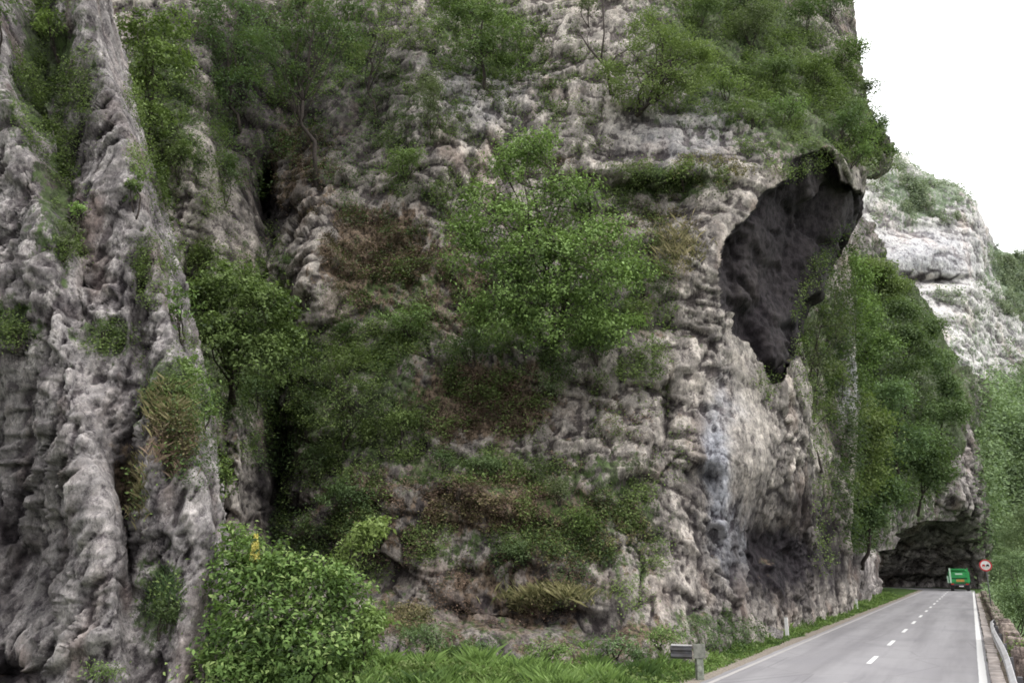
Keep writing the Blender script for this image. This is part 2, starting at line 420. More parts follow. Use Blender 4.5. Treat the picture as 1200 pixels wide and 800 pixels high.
    Q = np.stack([idx[:-1, :-1], idx[1:, :-1], idx[1:, 1:], idx[:-1, 1:]], -1).reshape(-1, 4)
    if flip: Q = Q[:, ::-1]
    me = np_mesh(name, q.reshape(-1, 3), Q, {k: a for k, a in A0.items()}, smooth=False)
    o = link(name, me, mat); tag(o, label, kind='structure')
    SHEETS.append((q.reshape(-1, 3), nn.reshape(-1, 3)))
    return o

# --- near ridge at the left
def rowA(y, xs, ds): return [(x, y, d) for x, d in zip(xs, ds)]
A = [rowA(-140, (-110, -60, -30, 20, 60, 88, 104, 106), (24, 22, 20, 25.5, 24, 23, 28, 40)),
     rowA(0,    (-110, -50, -14, 45, 85, 106, 122, 124), (22, 21, 19, 25, 22, 22, 27, 40)),
     rowA(130,  (-110, -40, 10, 58, 105, 140, 152, 154), (20, 19, 17.5, 22.5, 20.5, 20.5, 26, 40)),
     rowA(260,  (-110, -30, 42, 85, 130, 176, 188, 190), (19, 18.4, 16.5, 19.5, 18.6, 19.5, 25, 40)),
     rowA(400,  (-110, -20, 68, 110, 160, 208, 220, 222), (18, 17.5, 15.5, 17.4, 17.3, 18.5, 24, 40)),
     rowA(540,  (-110, 10, 88, 142, 180, 233, 245, 247), (17, 18, 14.6, 16.9, 15.9, 17.5, 23, 40)),
     rowA(680,  (-110, 30, 125, 158, 200, 248, 258, 260), (15.6, 17, 13.9, 15.9, 15.3, 17, 22, 40)),
     rowA(830,  (-110, 20, 135, 168, 205, 243, 255, 257), (14, 14, 13, 14.2, 14.4, 16, 21, 40)),
     rowA(1000, (-110, 20, 135, 168, 205, 243, 255, 257), (12.5, 12.5, 12, 12.6, 13, 14.5, 20, 40))]
A = [[(x, y, (18 - 0.0022 * y + (d - (18 - 0.0022 * y)) * 0.5) if k < 6 and y < 900 else d) for k, (x, y, d) in enumerate(r)] for r in A]
A = [[(-480, r[0][1], 19 - 0.003 * r[0][1] if r[0][1] < 900 else 13.5)] + r for r in A]
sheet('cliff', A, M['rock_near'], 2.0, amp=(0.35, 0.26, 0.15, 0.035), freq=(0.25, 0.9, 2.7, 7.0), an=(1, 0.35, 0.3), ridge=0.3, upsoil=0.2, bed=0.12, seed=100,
      sculpt=[(60, 650, 34, 70, .6), (15, 540, 34, 50, 0.5), (200, 545, 12, 30, 0.5), (152, 600, 10, 90, 0.9), (95, 300, 12, 80, 0.7), (165, 330, 8, 60, 0.5), (225, 500, 8, 60, .4), (10, 790, 50, 14, 1.2), (165, 400, 9, 60, 0.5)],
      paint=[('painted_shade', 20, 570, 45, 90, 0.5), ('painted_shade', 60, 680, 45, 60, 0.45), ('painted_shade', 10, 790, 60, 25, 0.9), ('painted_shade', 152, 600, 12, 90, .75), ('painted_shade', 0, 660, 36, 80, .5), ('painted_shade', 90, 180, 14, 60, .4), ('painted_shade', 165, 330, 16, 30, .35), ('painted_shade', 8, 440, 22, 60, 0.35), ('moss', 55, 80, 40, 90, 1.0), ('moss', 70, 240, 22, 70, 0.9), ('soil', 200, 510, 25, 40, 0.7),
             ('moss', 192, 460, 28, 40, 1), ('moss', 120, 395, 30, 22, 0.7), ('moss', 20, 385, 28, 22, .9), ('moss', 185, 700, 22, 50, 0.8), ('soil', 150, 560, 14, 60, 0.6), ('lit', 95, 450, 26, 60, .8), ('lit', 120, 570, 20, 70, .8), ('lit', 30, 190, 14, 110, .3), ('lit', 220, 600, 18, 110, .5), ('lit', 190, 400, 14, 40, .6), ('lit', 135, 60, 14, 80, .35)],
      label='grey limestone ridge rising close by at the left of the gorge')

# --- main buttress with the gully on its left and the dark overhang on its right
def R_(*t): return [tuple(x) for x in t]
C = [
 R_((60,-150,60),(180,-150,56),(260,-150,55),(320,-150,60),(370,-150,57),(450,-150,55),(540,-150,55),(640,-150,54),(740,-150,54),(800,-150,55),(860,-150,57),(920,-150,60),(962,-150,64),(968,-145,74),(960,-140,95)),
 R_((60,0,50),(180,0,47),(260,0,47),(320,0,52),(370,0,51),(450,0,48),(540,0,47),(640,0,46),(740,0,45),(800,0,46),(860,0,48),(920,0,51),(984,0,55),(990,0,62),(984,5,85)),
 R_((60,100,46),(180,100,42),(260,100,43),(320,100,49),(370,100,47),(450,100,44),(540,100,43),(640,100,42),(740,100,41),(800,100,41),(860,100,42),(925,100,44),(1000,108,48),(1008,108,56),(1000,108,80)),
 R_((60,180,43),(180,180,39.5),(260,180,41),(320,180,47),(370,180,43.5),(450,180,41),(540,180,41),(640,180,40),(740,180,38),(800,180,37),(860,180,37),(925,182,37),(990,180,40.0),(1000,186,50),(996,190,75)),
 R_((60,215,42),(180,215,38.5),(260,215,40),(320,215,46.5),(370,215,41.5),(450,215,40.2),(540,215,40),(640,215,39.2),(740,215,37.2),(800,215,36.2),(860,215,35.8),(912,214,36),(1000,212,41),(1008,214,50),(1004,216,75)),
 R_((60,250,41),(180,250,37.5),(260,250,39),(320,250,46),(370,250,40),(450,250,39.4),(540,250,39),(640,250,38.5),(740,250,36.5),(800,250,35.5),(868,248,34.8),(905,246,35.6),(1001,246,41.5),(1002,244,50),(1000,244,75)),
 R_((60,320,39),(180,320,36),(260,320,37),(320,320,43),(370,320,37),(450,320,38),(540,320,37.5),(640,320,37),(740,320,35),(790,318,34),(836,312,33.5),(870,314,34.5),(955,322,39),(962,322,50),(960,322,75)),
 R_((60,400,37),(180,400,34.5),(260,400,35),(320,400,40),(370,400,36),(450,400,36.2),(540,400,36),(640,400,35.4),(740,398,33.6),(800,396,33.4),(846,385,33.4),(874,396,34.6),(926,402,37.2),(934,408,50),(930,410,75)),
 R_((60,450,36),(180,450,33.5),(260,450,33.5),(320,450,38),(370,450,35),(450,450,34.6),(540,450,34.2),(640,450,33.8),(740,450,32.6),(800,450,32.4),(850,450,33.0),(890,452,35.0),(928,452,38.4),(940,455,48),(940,455,70)),
 R_((60,540,34),(180,540,32),(260,540,31.5),(320,540,36.5),(370,540,33),(450,540,32.3),(540,540,31.8),(640,540,31.4),(740,540,30.8),(800,540,30.6),(850,540,31.2),(892,540,33.8),(930,540,38.2),(945,545,46),(945,545,70)),
 R_((60,640,31),(180,640,30),(260,640,29),(320,640,33),(370,640,30.5),(450,640,29.6),(540,640,29.2),(640,640,29.0),(740,640,29),(800,640,29.2),(850,640,31.0),(892,640,36.2),(930,640,42.5),(948,640,47),(948,640,70)),
 R_((60,720,28),(180,720,28),(260,720,27.5),(320,720,30),(370,720,28),(450,720,28.2),(540,720,28),(640,720,27.6),(740,716,27),(800,714,28),(850,712,29.8),(892,706,35.6),(930,696,42.0),(948,694,48),(948,692,70)),
 R_((60,780,25),(180,780,25),(260,778,25),(320,775,25.5),(370,770,24.6),(450,768,24.4),(540,768,24.2),(640,768,24.2),(740,764,24.6),(800,760,26),(850,760,28.6),(885,752,32.6),(928,730,41),(948,722,48),(948,720,70)),
 R_((60,850,25),(180,850,25),(260,848,25),(320,840,25),(370,840,23),(450,830,23),(540,820,23),(640,820,23),(740,820,23.4),(800,815,25),(850,812,28.3),(885,795,32),(928,765,40),(948,755,47),(948,750,70))]
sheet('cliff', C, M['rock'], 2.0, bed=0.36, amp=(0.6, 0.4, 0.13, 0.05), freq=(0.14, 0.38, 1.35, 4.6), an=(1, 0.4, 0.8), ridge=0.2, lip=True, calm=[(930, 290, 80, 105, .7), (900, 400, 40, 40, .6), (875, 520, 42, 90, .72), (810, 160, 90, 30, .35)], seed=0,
      sculpt=[(313, 235, 12, 38, 6), (328, 555, 16, 60, 5), (228, 330, 14, 50, 3), (225, 190, 32, 70, -3.2), (196, 300, 22, 50, -1.5), (286, 545, 26, 85, -4.2), (358, 320, 36, 70, -2.6),
              (640, 425, 130, 30, -1.6), (600, 735, 110, 18, 1.3), (450, 680, 36, 34, 1.4), (780, 470, 10, 50, .9), (833, 560, 9, 70, 0.7), (900, 650, 46, 46, 2.6), (880, 545, 40, 50, -0.9), (820, 540, 24, 16, -0.9), (760, 240, 40, 30, 1.0), (850, 330, 8, 60, 0.8),
              (560, 590, 110, 26, -1.0), (500, 120, 50, 90, -1.8), (430, 90, 25, 90, 2.0), (600, 90, 30, 60, 1.6), (700, 560, 50, 60, -0.8), (818, 555, 22, 18, 0.9), (940, 250, 40, 40, 0.6), (900, 330, 30, 30, .5),
              (270, 100, 16, 90, 3), (350, 120, 18, 70, 2.5), (385, 700, 20, 60, 2), (740, 120, 50, 12, -1.0), (860, 140, 50, 12, -1.0), (700, 205, 60, 10, -0.8), (800, 205, 50, 10, -.7)],
      paint=[('painted_shade', 905, 425, 14, 20, 0.6), ('painted_shade', 318, 240, 22, 60, .9), ('painted_shade', 328, 560, 26, 90, 0.85),
             ('painted_shade', 905, 655, 54, 50, 1.0), ('painted_shade', 925, 700, 40, 16, .7), ('painted_shade', 935, 600, 24, 30, .8), ('painted_shade', 390, 120, 80, 90, .72), ('painted_shade', 290, 110, 44, 120, .8), ('painted_shade', 470, 60, 40, 60, .4), ('painted_shade', 210, 60, 30, 60, .5), ('painted_shade', 440, 330, 30, 30, .25), ('painted_shade', 600, 715, 90, 16, 0.6), ('painted_shade', 450, 680, 40, 34, 0.3), ('painted_shade', 820, 560, 16, 18, .6), ('painted_shade', 650, 380, 90, 50, .4), ('painted_shade', 385, 590, 60, 60, .5),  # undercut, gully and recesses get their shade as dark colour
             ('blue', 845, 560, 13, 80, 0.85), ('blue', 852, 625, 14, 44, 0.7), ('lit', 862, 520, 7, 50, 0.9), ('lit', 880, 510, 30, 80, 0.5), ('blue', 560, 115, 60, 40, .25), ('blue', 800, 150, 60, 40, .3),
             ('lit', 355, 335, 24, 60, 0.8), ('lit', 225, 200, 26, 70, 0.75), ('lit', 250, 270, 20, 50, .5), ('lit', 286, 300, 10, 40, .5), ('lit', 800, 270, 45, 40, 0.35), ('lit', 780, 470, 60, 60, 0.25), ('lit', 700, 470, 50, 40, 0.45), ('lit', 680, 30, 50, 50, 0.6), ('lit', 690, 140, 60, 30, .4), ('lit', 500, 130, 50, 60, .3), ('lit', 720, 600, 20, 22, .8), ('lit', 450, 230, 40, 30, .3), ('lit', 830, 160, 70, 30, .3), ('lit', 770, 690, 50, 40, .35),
             ('soil', 440, 300, 60, 60, 0.9), ('soil', 560, 470, 75, 45, 0.95), ('soil', 440, 600, 60, 50, 0.55), ('soil', 590, 590, 90, 34, 0.7), ('soil', 600, 690, 90, 40, 0.5), ('soil', 530, 330, 50, 60, 0.6), ('soil', 350, 190, 40, 50, 0.5), ('soil', 620, 480, 50, 40, .4),
             ('moss', 640, 380, 120, 50, 0.7), ('moss', 480, 350, 60, 60, 0.6), ('moss', 420, 480, 90, 70, 0.8), ('moss', 280, 400, 70, 90, 0.9), ('moss', 190, 130, 40, 90, 0.9), ('moss', 470, 130, 70, 60, 0.45), ('moss', 780, 215, 60, 18, 0.9), ('moss', 860, 60, 100, 80, 1.0), ('moss', 940, 130, 70, 60, 1.0),
             ('moss', 690, 590, 70, 50, 0.75), ('moss', 560, 560, 90, 22, 0.7), ('moss', 560, 640, 80, 30, .45), ('moss', 400, 60, 60, 60, 0.5), ('moss', 560, 50, 60, 50, 0.7), ('moss', 740, 640, 40, 50, .5), ('moss', 830, 740, 60, 20, .6)],
      label='tall pale limestone buttress with a dark overhang jutting above the road')

# --- wall panel along the road, past the buttress
D = [[(860, y, d0 - 3), (905, y, d0), (945, y, d0 + 5), (972, y, d0 + 11), (986, y + 2, d0 + 14), (992, y + 3, d0 + 22), (990, y + 3, d0 + 45)] for y, d0 in ((250, 49), (330, 47), (400, 45), (460, 43.5), (540, 41.5), (600, 41.5), (640, 42.5))]
D.append([(860, 690, 41), (905, 690, 42.5), (945, 685, 48), (972, 680, 54), (986, 678, 57), (994, 676, 62), (990, 676, 85)])
D.append([(860, 750, 40), (905, 742, 41.5), (945, 727, 46), (972, 719, 53), (988, 714, 57), (997, 712, 62), (990, 710, 85)])
D.append([(860, 780, 39), (905, 772, 40.5), (945, 757, 45), (972, 745, 52), (988, 735, 56), (997, 730, 61), (990, 730, 85)])
sheet('cliff', D, M['rock'], 1.8, bed=0.2, amp=(0.5, 0.4, 0.18, 0.07), freq=(0.14, 0.36, 1.1, 4.0), an=(1, 0.35, 0.3), ridge=0.5, seed=200,
      sculpt=[(935, 630, 34, 40, 2.2), (965, 500, 6, 90, 1.2)],
      paint=[('painted_shade', 930, 625, 44, 45, 0.95), ('painted_shade', 965, 660, 28, 26, 0.85), ('moss', 960, 400, 26, 70, 0.8), ('moss', 965, 540, 10, 70, .5), ('blue', 984, 450, 8, 40, 0.5), ('lit', 984, 560, 6, 80, 0.5), ('lit', 930, 350, 20, 40, .3)],
      label='streaked limestone wall standing along the grass verge beyond the buttress')

# --- low bench under the trees
E = [[(965, 540, 62), (1000, 560, 72), (1018, 590, 84), (1028, 600, 92), (1030, 602, 120)],
     [(965, 600, 59), (1000, 610, 69), (1018, 625, 82), (1028, 630, 90), (1030, 630, 120)],
     [(965, 650, 57), (1000, 650, 67), (1016, 655, 80), (1026, 655, 88), (1028, 655, 120)],
     [(965, 700, 56), (1000, 695, 66), (1016, 690, 79), (1025, 690, 87), (1027, 690, 120)],
     [(965, 735, 55), (1000, 720, 65), (1016, 708, 78), (1025, 705, 86), (1027, 703, 120)]]
sheet('cliff', E, M['rock_mid'], 1.2, amp=(0.8, 0.9, 0.45, 0.12), freq=(0.12, 0.3, 0.9, 3.0), an=(1, 0.35, 0.35), seed=300,
      paint=[('moss', 1000, 610, 40, 30, 1), ('painted_shade', 1036, 660, 8, 30, .5)], label='low grey rock bench under the trees beside the road')
# --- mossy shoulder running back from the top of the buttress
Sp = [[(930, 40, 56), (960, 45, 57), (976, 60, 59), (982, 66, 68), (978, 70, 90)],
      [(930, 90, 54), (965, 95, 55), (998, 105, 57), (1004, 108, 66), (1000, 110, 90)],
      [(930, 130, 53), (975, 132, 54), (1016, 142, 56), (1022, 146, 65), (1016, 148, 88)],
      [(930, 165, 52), (980, 165, 53), (1034, 172, 55), (1041, 176, 64), (1034, 178, 86)],
      [(930, 190, 52), (980, 190, 53), (1032, 194, 55), (1040, 197, 63), (1032, 198, 84)],
      [(930, 206, 52), (980, 206, 53.5), (1016, 207, 56), (1024, 207, 64), (1020, 206, 84)],
      [(930, 206, 64), (980, 206, 66), (1020, 205, 68), (1028, 204, 74), (1026, 203, 86)]]
sheet('hillside', Sp, M['rock'], 1.6, amp=(0.6, 0.5, 0.25, 0.08), freq=(0.14, 0.4, 1.2, 4.0), seed=800, bed=0.2, paint=[('moss', 1000, 120, 70, 90, .8)], label='mossy shoulder of rock running back from the top of the overhang')
# --- wooded slope
G = [[(880, 225, 100), (960, 225, 105), (1005, 250, 110), (1045, 315, 118), (1085, 350, 126), (1118, 410, 134), (1140, 440, 140), (1160, 450, 165)],
     [(880, 290, 84), (960, 290, 90), (1005, 320, 98), (1045, 370, 106), (1085, 410, 114), (1115, 450, 122), (1138, 475, 128), (1155, 480, 150)],
     [(880, 420, 70), (960, 420, 74), (1005, 430, 84), (1045, 450, 94), (1085, 480, 104), (1110, 500, 112), (1125, 520, 120), (1135, 520, 140)],
     [(880, 540, 66), (960, 540, 67), (1005, 550, 77), (1045, 560, 90), (1085, 570, 104), (1105, 575, 112), (1120, 580, 120), (1130, 580, 140)],
     [(880, 660, 66), (960, 660, 66), (1005, 650, 76), (1045, 625, 90), (1085, 610, 104), (1105, 610, 112), (1120, 610, 120), (1130, 610, 140)]]
sheet('hillside', G, M['rock_mid'], 2.5, amp=(1.6, 1.0, 0.5, 0.1), freq=(0.08, 0.25, 0.8, 2.5), seed=400,
      paint=[('moss', 1040, 450, 120, 160, 1.0)], label='steep wooded slope above the second rock overhang')
# --- second buttress, hollowed out over the bend of the road
Fb = [[(1000, 400, 142), (1030, 400, 140), (1060, 410, 138), (1090, 430, 136), (1112, 450, 132), (1126, 465, 136), (1134, 470, 150), (1132, 470, 190)],
      [(1000, 500, 130), (1030, 500, 128), (1060, 500, 126), (1090, 500, 124), (1112, 500, 121), (1128, 505, 126), (1136, 508, 142), (1132, 510, 190)],
      [(1000, 560, 124), (1030, 560, 122), (1060, 560, 120), (1090, 565, 118), (1118, 560, 116), (1140, 562, 120), (1146, 564, 136), (1142, 566, 190)],
      [(1000, 602, 121), (1030, 602, 119), (1060, 602, 116), (1090, 588, 115), (1120, 590, 115), (1148, 598, 121), (1153, 600, 136), (1148, 602, 190)],
      [(1000, 622, 132), (1030, 622, 130), (1060, 618, 126), (1090, 612, 124), (1120, 618, 123), (1150, 625, 126), (1155, 628, 138), (1150, 630, 190)],
      [(1000, 650, 138), (1030, 650, 137), (1060, 650, 135), (1090, 648, 133), (1120, 650, 131), (1150, 655, 128), (1155, 658, 138), (1150, 660, 190)],
      [(1000, 680, 147), (1030, 680, 145), (1060, 680, 144), (1090, 680, 142), (1120, 680, 139), (1150, 682, 129), (1154, 684, 138), (1150, 686, 190)],
      [(1000, 695, 147), (1030, 695, 145), (1060, 695, 144), (1090, 695, 142), (1120, 695, 139), (1150, 697, 129), (1154, 697, 138), (1150, 697, 190)]]
sheet('cliff', Fb, M['rock_mid'], 1.1, bed=0.6, amp=(1.0, 0.9, 0.4, 0.12), freq=(0.08, 0.2, 0.6, 2.0), an=(1, 1, 0.6), seed=500, upsoil=0.2,
      paint=[('painted_shade', 1085, 618, 75, 14, 0.3), ('moss', 1060, 560, 50, 20, 0.8), ('lit', 1118, 530, 10, 40, 0.5), ('lit', 1145, 640, 6, 40, .4)],
      label='far rock buttress hollowed into a dark overhang above the bend')
# --- far pale cliff
def topH(px): return np.interp(px, [960, 1000, 1050, 1100, 1135, 1150, 1158, 1180, 1200, 1300], [120, 150, 186, 212, 232, 262, 288, 300, 300, 270])
cols = [950, 985, 1020, 1050, 1080, 1110, 1135, 1152, 1170, 1200, 1240, 1290]
H = []
for k, fr in enumerate((None, 0.0, 0.14, 0.3, 0.45, 0.6, 0.8, 1.0)):
    row = []
    for x in cols:
        ty = float(topH(x)); dx = 0 if x < 1140 else (x - 1140) * 0.5
        if fr is None: row.append((x, ty + 4, 330 + dx))
        else: row.append((x, ty + fr * (520 - ty), 272 - 46 * fr + dx))
    H.append(row)
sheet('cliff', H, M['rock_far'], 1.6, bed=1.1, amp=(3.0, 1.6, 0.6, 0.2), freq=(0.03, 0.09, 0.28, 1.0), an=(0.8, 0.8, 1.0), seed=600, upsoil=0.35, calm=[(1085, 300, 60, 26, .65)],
      sculpt=[(1085, 332, 48, 8, 5), (1085, 300, 55, 18, -5), (1085, 268, 50, 6, 3), (1170, 300, 8, 30, 8)],
      paint=[('moss', 1085, 225, 60, 30, 0.8), ('moss', 1140, 420, 30, 60, .4), ('moss', 1040, 195, 40, 20, 0.4), ('moss', 1190, 320, 30, 40, 1), ('blue', 1085, 300, 55, 22, 0.45), ('blue', 1040, 300, 20, 20, .3), ('painted_shade', 1085, 326, 46, 3, .9), ('moss', 1180, 400, 20, 50, .35), ('lit', 1040, 240, 60, 60, .5), ('lit', 1120, 390, 60, 70, .5)],
      label='distant whitish cliff with a smooth banded slab against the sky')
# --- far wooded hill at the right
I = []
for k, fr in enumerate((0.0, 0.25, 0.5, 0.75, 1.0)):
    I.append([(x, ty + fr * (740 - ty), d * (1 - 0.3 * fr)) for x, ty, d in ((1095, 470, 235), (1130, 462, 215), (1160, 470, 200), (1200, 490, 185), (1300, 430, 160))])
sheet('hillside', I, M['rock_mid'], 3.5, amp=(4, 2, 1, 0.2), freq=(0.03, 0.09, 0.3, 1.0), seed=700, paint=[('moss', 1170, 580, 200, 200, 1)], label='green wooded hillside across the river')

# ------------------------------------------------------------------ depth lookup (where the camera ray meets the rock)
CELL = 3
bw, bh_ = (1200 + 240) // CELL, (800 + 240) // CELL
allp = np.concatenate([s[0] for s in SHEETS]); alln = np.concatenate([s[1] for s in SHEETS])
def build_buf():
    global BUF
    x, y = proj(allp)
    ix = ((x + 120) / CELL).astype(int); iy = ((y + 120) / CELL).astype(int)
    ok = (ix >= 0) & (ix < bw) & (iy >= 0) & (iy < bh_) & (allp[:, 1] > 3)
    ids = np.nonzero(ok)[0]; ids = ids[np.argsort(-allp[ids, 1])]
    BUF = np.full((bh_, bw), -1, np.int64); BUF[iy[ids], ix[ids]] = ids
build_buf()
def hit(px, py):
    px = np.atleast_1d(px); py = np.atleast_1d(py)
    ix = np.clip(((px + 120) / CELL).astype(int), 0, bw - 1); iy = np.clip(((py + 120) / CELL).astype(int), 0, bh_ - 1)
    i = BUF[iy, ix]
    return allp[i], alln[i], i >= 0
def hit1(px, py):
    # median of a small window, so that one crack does not decide
    xs = px + np.array([-4, 0, 4, -4, 0, 4, 0]); ys = py + np.array([-4, -4, 0, 4, 4, 0, 0])
    p, n, ok = hit(xs, ys)
    if not ok.any(): return P(px, py, 60.0), 60.0
    d = float(np.median(p[ok, 1]))
    return P(px, py, d), d

# ------------------------------------------------------------------ ground, road
ax = math.tan(0); cxh = (1138 - 600) / F; VPX = cxh / (CT + 0.268 * ST)
U = np.array([VPX, 1.0]); U /= np.linalg.norm(U); Nn = np.array([U[1], -U[0]])       # along, to the right
# road axis: the right edge line runs under the camera; the axis is 3 m to its left
S_STR = 131.0; RAD = 27.0; OFF = -2.95
def axis_pts():
    pts = []; 
    for s in np.arange(-30, S_STR, 0.5): pts.append(U * s + Nn * OFF)
    c = U * S_STR + Nn * (OFF - RAD)
    for a in np.arange(0, math.radians(125), 0.5 / RAD):
        pts.append(c + Nn * RAD * math.cos(a) + U * RAD * math.sin(a))
    t = pts[-1] - pts[-2]; t /= np.linalg.norm(t)
    for k in range(1, 60): pts.append(pts[-1] + t * 0.5)
    return np.array(pts)
AX = axis_pts()
TG = np.gradient(AX, axis=0); TG /= np.linalg.norm(TG, axis=1, keepdims=True)
NR = np.stack([TG[:, 1], -TG[:, 0]], 1)
SS = np.concatenate([[0], np.cumsum(np.linalg.norm(np.diff(AX, axis=0), axis=1))]) - 30
def road_t(x, y):
    """signed distance from the road axis (right positive) and length along it"""
    q = np.stack([x, y], -1).reshape(-1, 2); T = np.empty(len(q)); S = np.empty(len(q))
    for i in range(0, len(q), 4000):
        d = q[i:i + 4000, None, :] - AX[None, ::2]
        k = np.argmin(np.sum(d * d, -1), 1) * 2
        dd = q[i:i + 4000] - AX[k]
        T[i:i + 4000] = np.sum(dd * NR[k], 1) + 0 * dd[:, 0]; S[i:i + 4000] = SS[k]
        far = np.linalg.norm(dd, axis=1); T[i:i + 4000] = np.sign(T[i:i + 4000]) * far
    return T.reshape(np.shape(x)), S.reshape(np.shape(x))
def ground_z(x, y, noise=True):
    t, s = road_t(x, y)
    left = np.clip(-t - 3.1, 0, None); right = np.clip(t - 4.1, 0, None)
    zl = 0.02 * np.minimum(left, .3) + 0.045 * np.clip(left - .3, 0, 9)
    drop = np.clip((122 - s) / 14, 0, 1)
    zr = -np.minimum(right * 0.9, 5.0) * drop
    z = np.where(t < 0, zl, zr)
    if noise:
        p = np.stack([x, y, 0 * x], -1)
        z = z + (0.10 * fbm(p * 0.5, 3, 80) + 0.05 * fbm(p * 2.2, 2, 81)) * np.clip((np.abs(t) - 3.3) / 1.5, 0, 1)
    return z - 0.012 * (np.abs(t) < 3.4) - 0.02

def grid_ground():
    xs = np.concatenate([np.linspace(-900, -70, 20), np.arange(-60, 110, 0.55), np.linspace(120, 900, 20)])
    ys = np.concatenate([np.linspace(-300, -12, 12), np.arange(-8, 100, 0.55), np.arange(100, 190, 1.2), np.linspace(200, 1500, 25)])
    X, Y = np.meshgrid(xs, ys); Z = ground_z(X, Y)
    R, C_ = X.shape; idx = np.arange(R * C_).reshape(R, C_)
    Q = np.stack([idx[:-1, :-1], idx[:-1, 1:], idx[1:, 1:], idx[1:, :-1]], -1).reshape(-1, 4)
    return np_mesh('ground', np.stack([X, Y, Z], -1).reshape(-1, 3), Q, smooth=True)
t = NT('ground_soil_grass'); v = t.coord()
n1 = t.noise(v, 0.8, 5, 0.6); n2 = t.noise(v, 9, 5, 0.7)
c = t.mix(t.ramp(n2, 0.35, 0.65), (0.022, 0.04, 0.012), (0.07, 0.12, 0.03))
c = t.mix(t.ramp(n1, 0.56, 0.7, 0, 0.7), c, (0.09, 0.075, 0.045))
t.bsdf(c, 0.95, n2, 0.8, 0.08, 0.1)
M['ground'] = t.m
tag(link('ground', grid_ground(), M['ground']), kind='structure')

def strip(name, t0, t1, z, mat, s0=-28, s1=1e9, wob=0.0, seed=0, sub=1):
    sel = (SS >= s0) & (SS <= s1)
    a = AX[sel]; nr_ = NR[sel]; ss = SS[sel]
    w = wob * fbm(np.stack([ss * 0.6, 0 * ss + seed, 0 * ss], -1), 4, 90 + seed)
    ts = np.linspace(0, 1, sub + 1)
    V = []
    for k in ts:
        tt = t0 + (t1 - t0) * k + (w if k in (0.0, 1.0) else 0) * (1 if k == 0.0 else 1)
        V.append(np.concatenate([a + nr_ * np.asarray(tt).reshape(-1, 1), np.full((len(a), 1), z)], 1))
    V = np.stack(V, 1); R, C_ = V.shape[:2]; idx = np.arange(R * C_).reshape(R, C_)
    Q = np.stack([idx[:-1, :-1], idx[:-1, 1:], idx[1:, 1:], idx[1:, :-1]], -1).reshape(-1, 4)
    return tag(link(name, np_mesh(name, V.reshape(-1, 3), Q), mat), kind='structure')

t = NT('asphalt'); 
mp = t.n('Mapping'); t.put(mp.inputs[0], t.n('NewGeometry').outputs['Position']); mp.inputs['Rotation'].default_value = (0, 0, math.atan2(U[0], U[1]))
v = mp.outputs[0]
ms = t.n('Mapping'); t.put(ms.inputs[0], v); ms.inputs['Scale'].default_value = (1, 0.06, 1)
vs = ms.outputs[0]
c = t.mix(t.ramp(t.noise(vs, 0.9, 4, 0.6), 0.35, 0.65), (0.15, 0.142, 0.148), (0.235, 0.226, 0.232))
c = t.mix(t.ramp(t.noise(v, 0.35, 4, 0.6), 0.45, 0.7, 0, 0.5), c, (0.125, 0.118, 0.13))
g = t.noise(v, 60, 3, 0.8)
c = t.mix(t.ramp(g, 0.3, 0.7, 0, 0.35), c, (0.3, 0.29, 0.3))
sx_ = t.n('SeparateXYZ'); t.put(sx_.inputs[0], v)
trk = t.math('ABSOLUTE', t.math('SINE', t.math('MULTIPLY', t.math('ADD', sx_.outputs[0], 0.75), 2.05)))
c = t.mix(t.ramp(trk, 0.35, 1.0, 0, 0.28), c, (0.27, 0.26, 0.27))
c = t.mix(t.ramp(t.noise(vs, 3.0, 5, 0.7), 0.55, 0.72, 0, 0.35), c, (0.12, 0.115, 0.125))
cr = t.voro(v, 0.28, 'DISTANCE_TO_EDGE')
c = t.mix(t.ramp(cr, 0.010, 0.0, 0, 0.35), c, (0.06, 0.055, 0.06))
t.bsdf(c, 0.75, g, 0.35, 0.01, 0.35)
M['asphalt'] = t.m
def paint_mat(name, col, wear):
    t = NT(name); v = t.coord(); n = t.noise(v, 7, 6, 0.75)
    c = t.mix(t.ramp(n, 0.62 - wear, 0.72 - wear, 0, 0.75), col, (0.2, 0.19, 0.2)); t.bsdf(c, 0.7, n, 0.1, 0.01); return t.m
M['paint'] = paint_mat('road_paint', (0.62, 0.61, 0.6), 0.0)
M['paint_worn'] = paint_mat('road_paint_worn', (0.36, 0.34, 0.33), 0.10)
M['concrete'] = plain('concrete', (0.24, 0.215, 0.19), 0.9, 5, 0.4, bump=0.5, dirt=(0.09, 0.075, 0.06))
M['kerb'] = plain('kerb_concrete', (0.34, 0.30, 0.28), 0.9, 2.5, 0.35, bump=0.4, dirt=(0.15, 0.125, 0.105))
strip('road', -3.15, 3.06, 0.0, M['asphalt'], wob=0.05, sub=4)
strip('road_shoulder', -3.75, -3.10, -0.004, plain('gravel', (0.2, 0.17, 0.14), 0.95, 14, 0.5, bump=0.8), wob=0.12, seed=3)
strip('road_marking', 2.80, 2.98, 0.006, M['paint'], s1=124, wob=0.012)
strip('road_marking', -2.98, -2.85, 0.006, M['paint_worn'], s1=118, wob=0.02, seed=2)
s = 6.0
while s < 150:
    strip('road_marking', -0.07, 0.07, 0.006, M['paint'], s0=s, s1=s + 3.0)
    s += 7.2

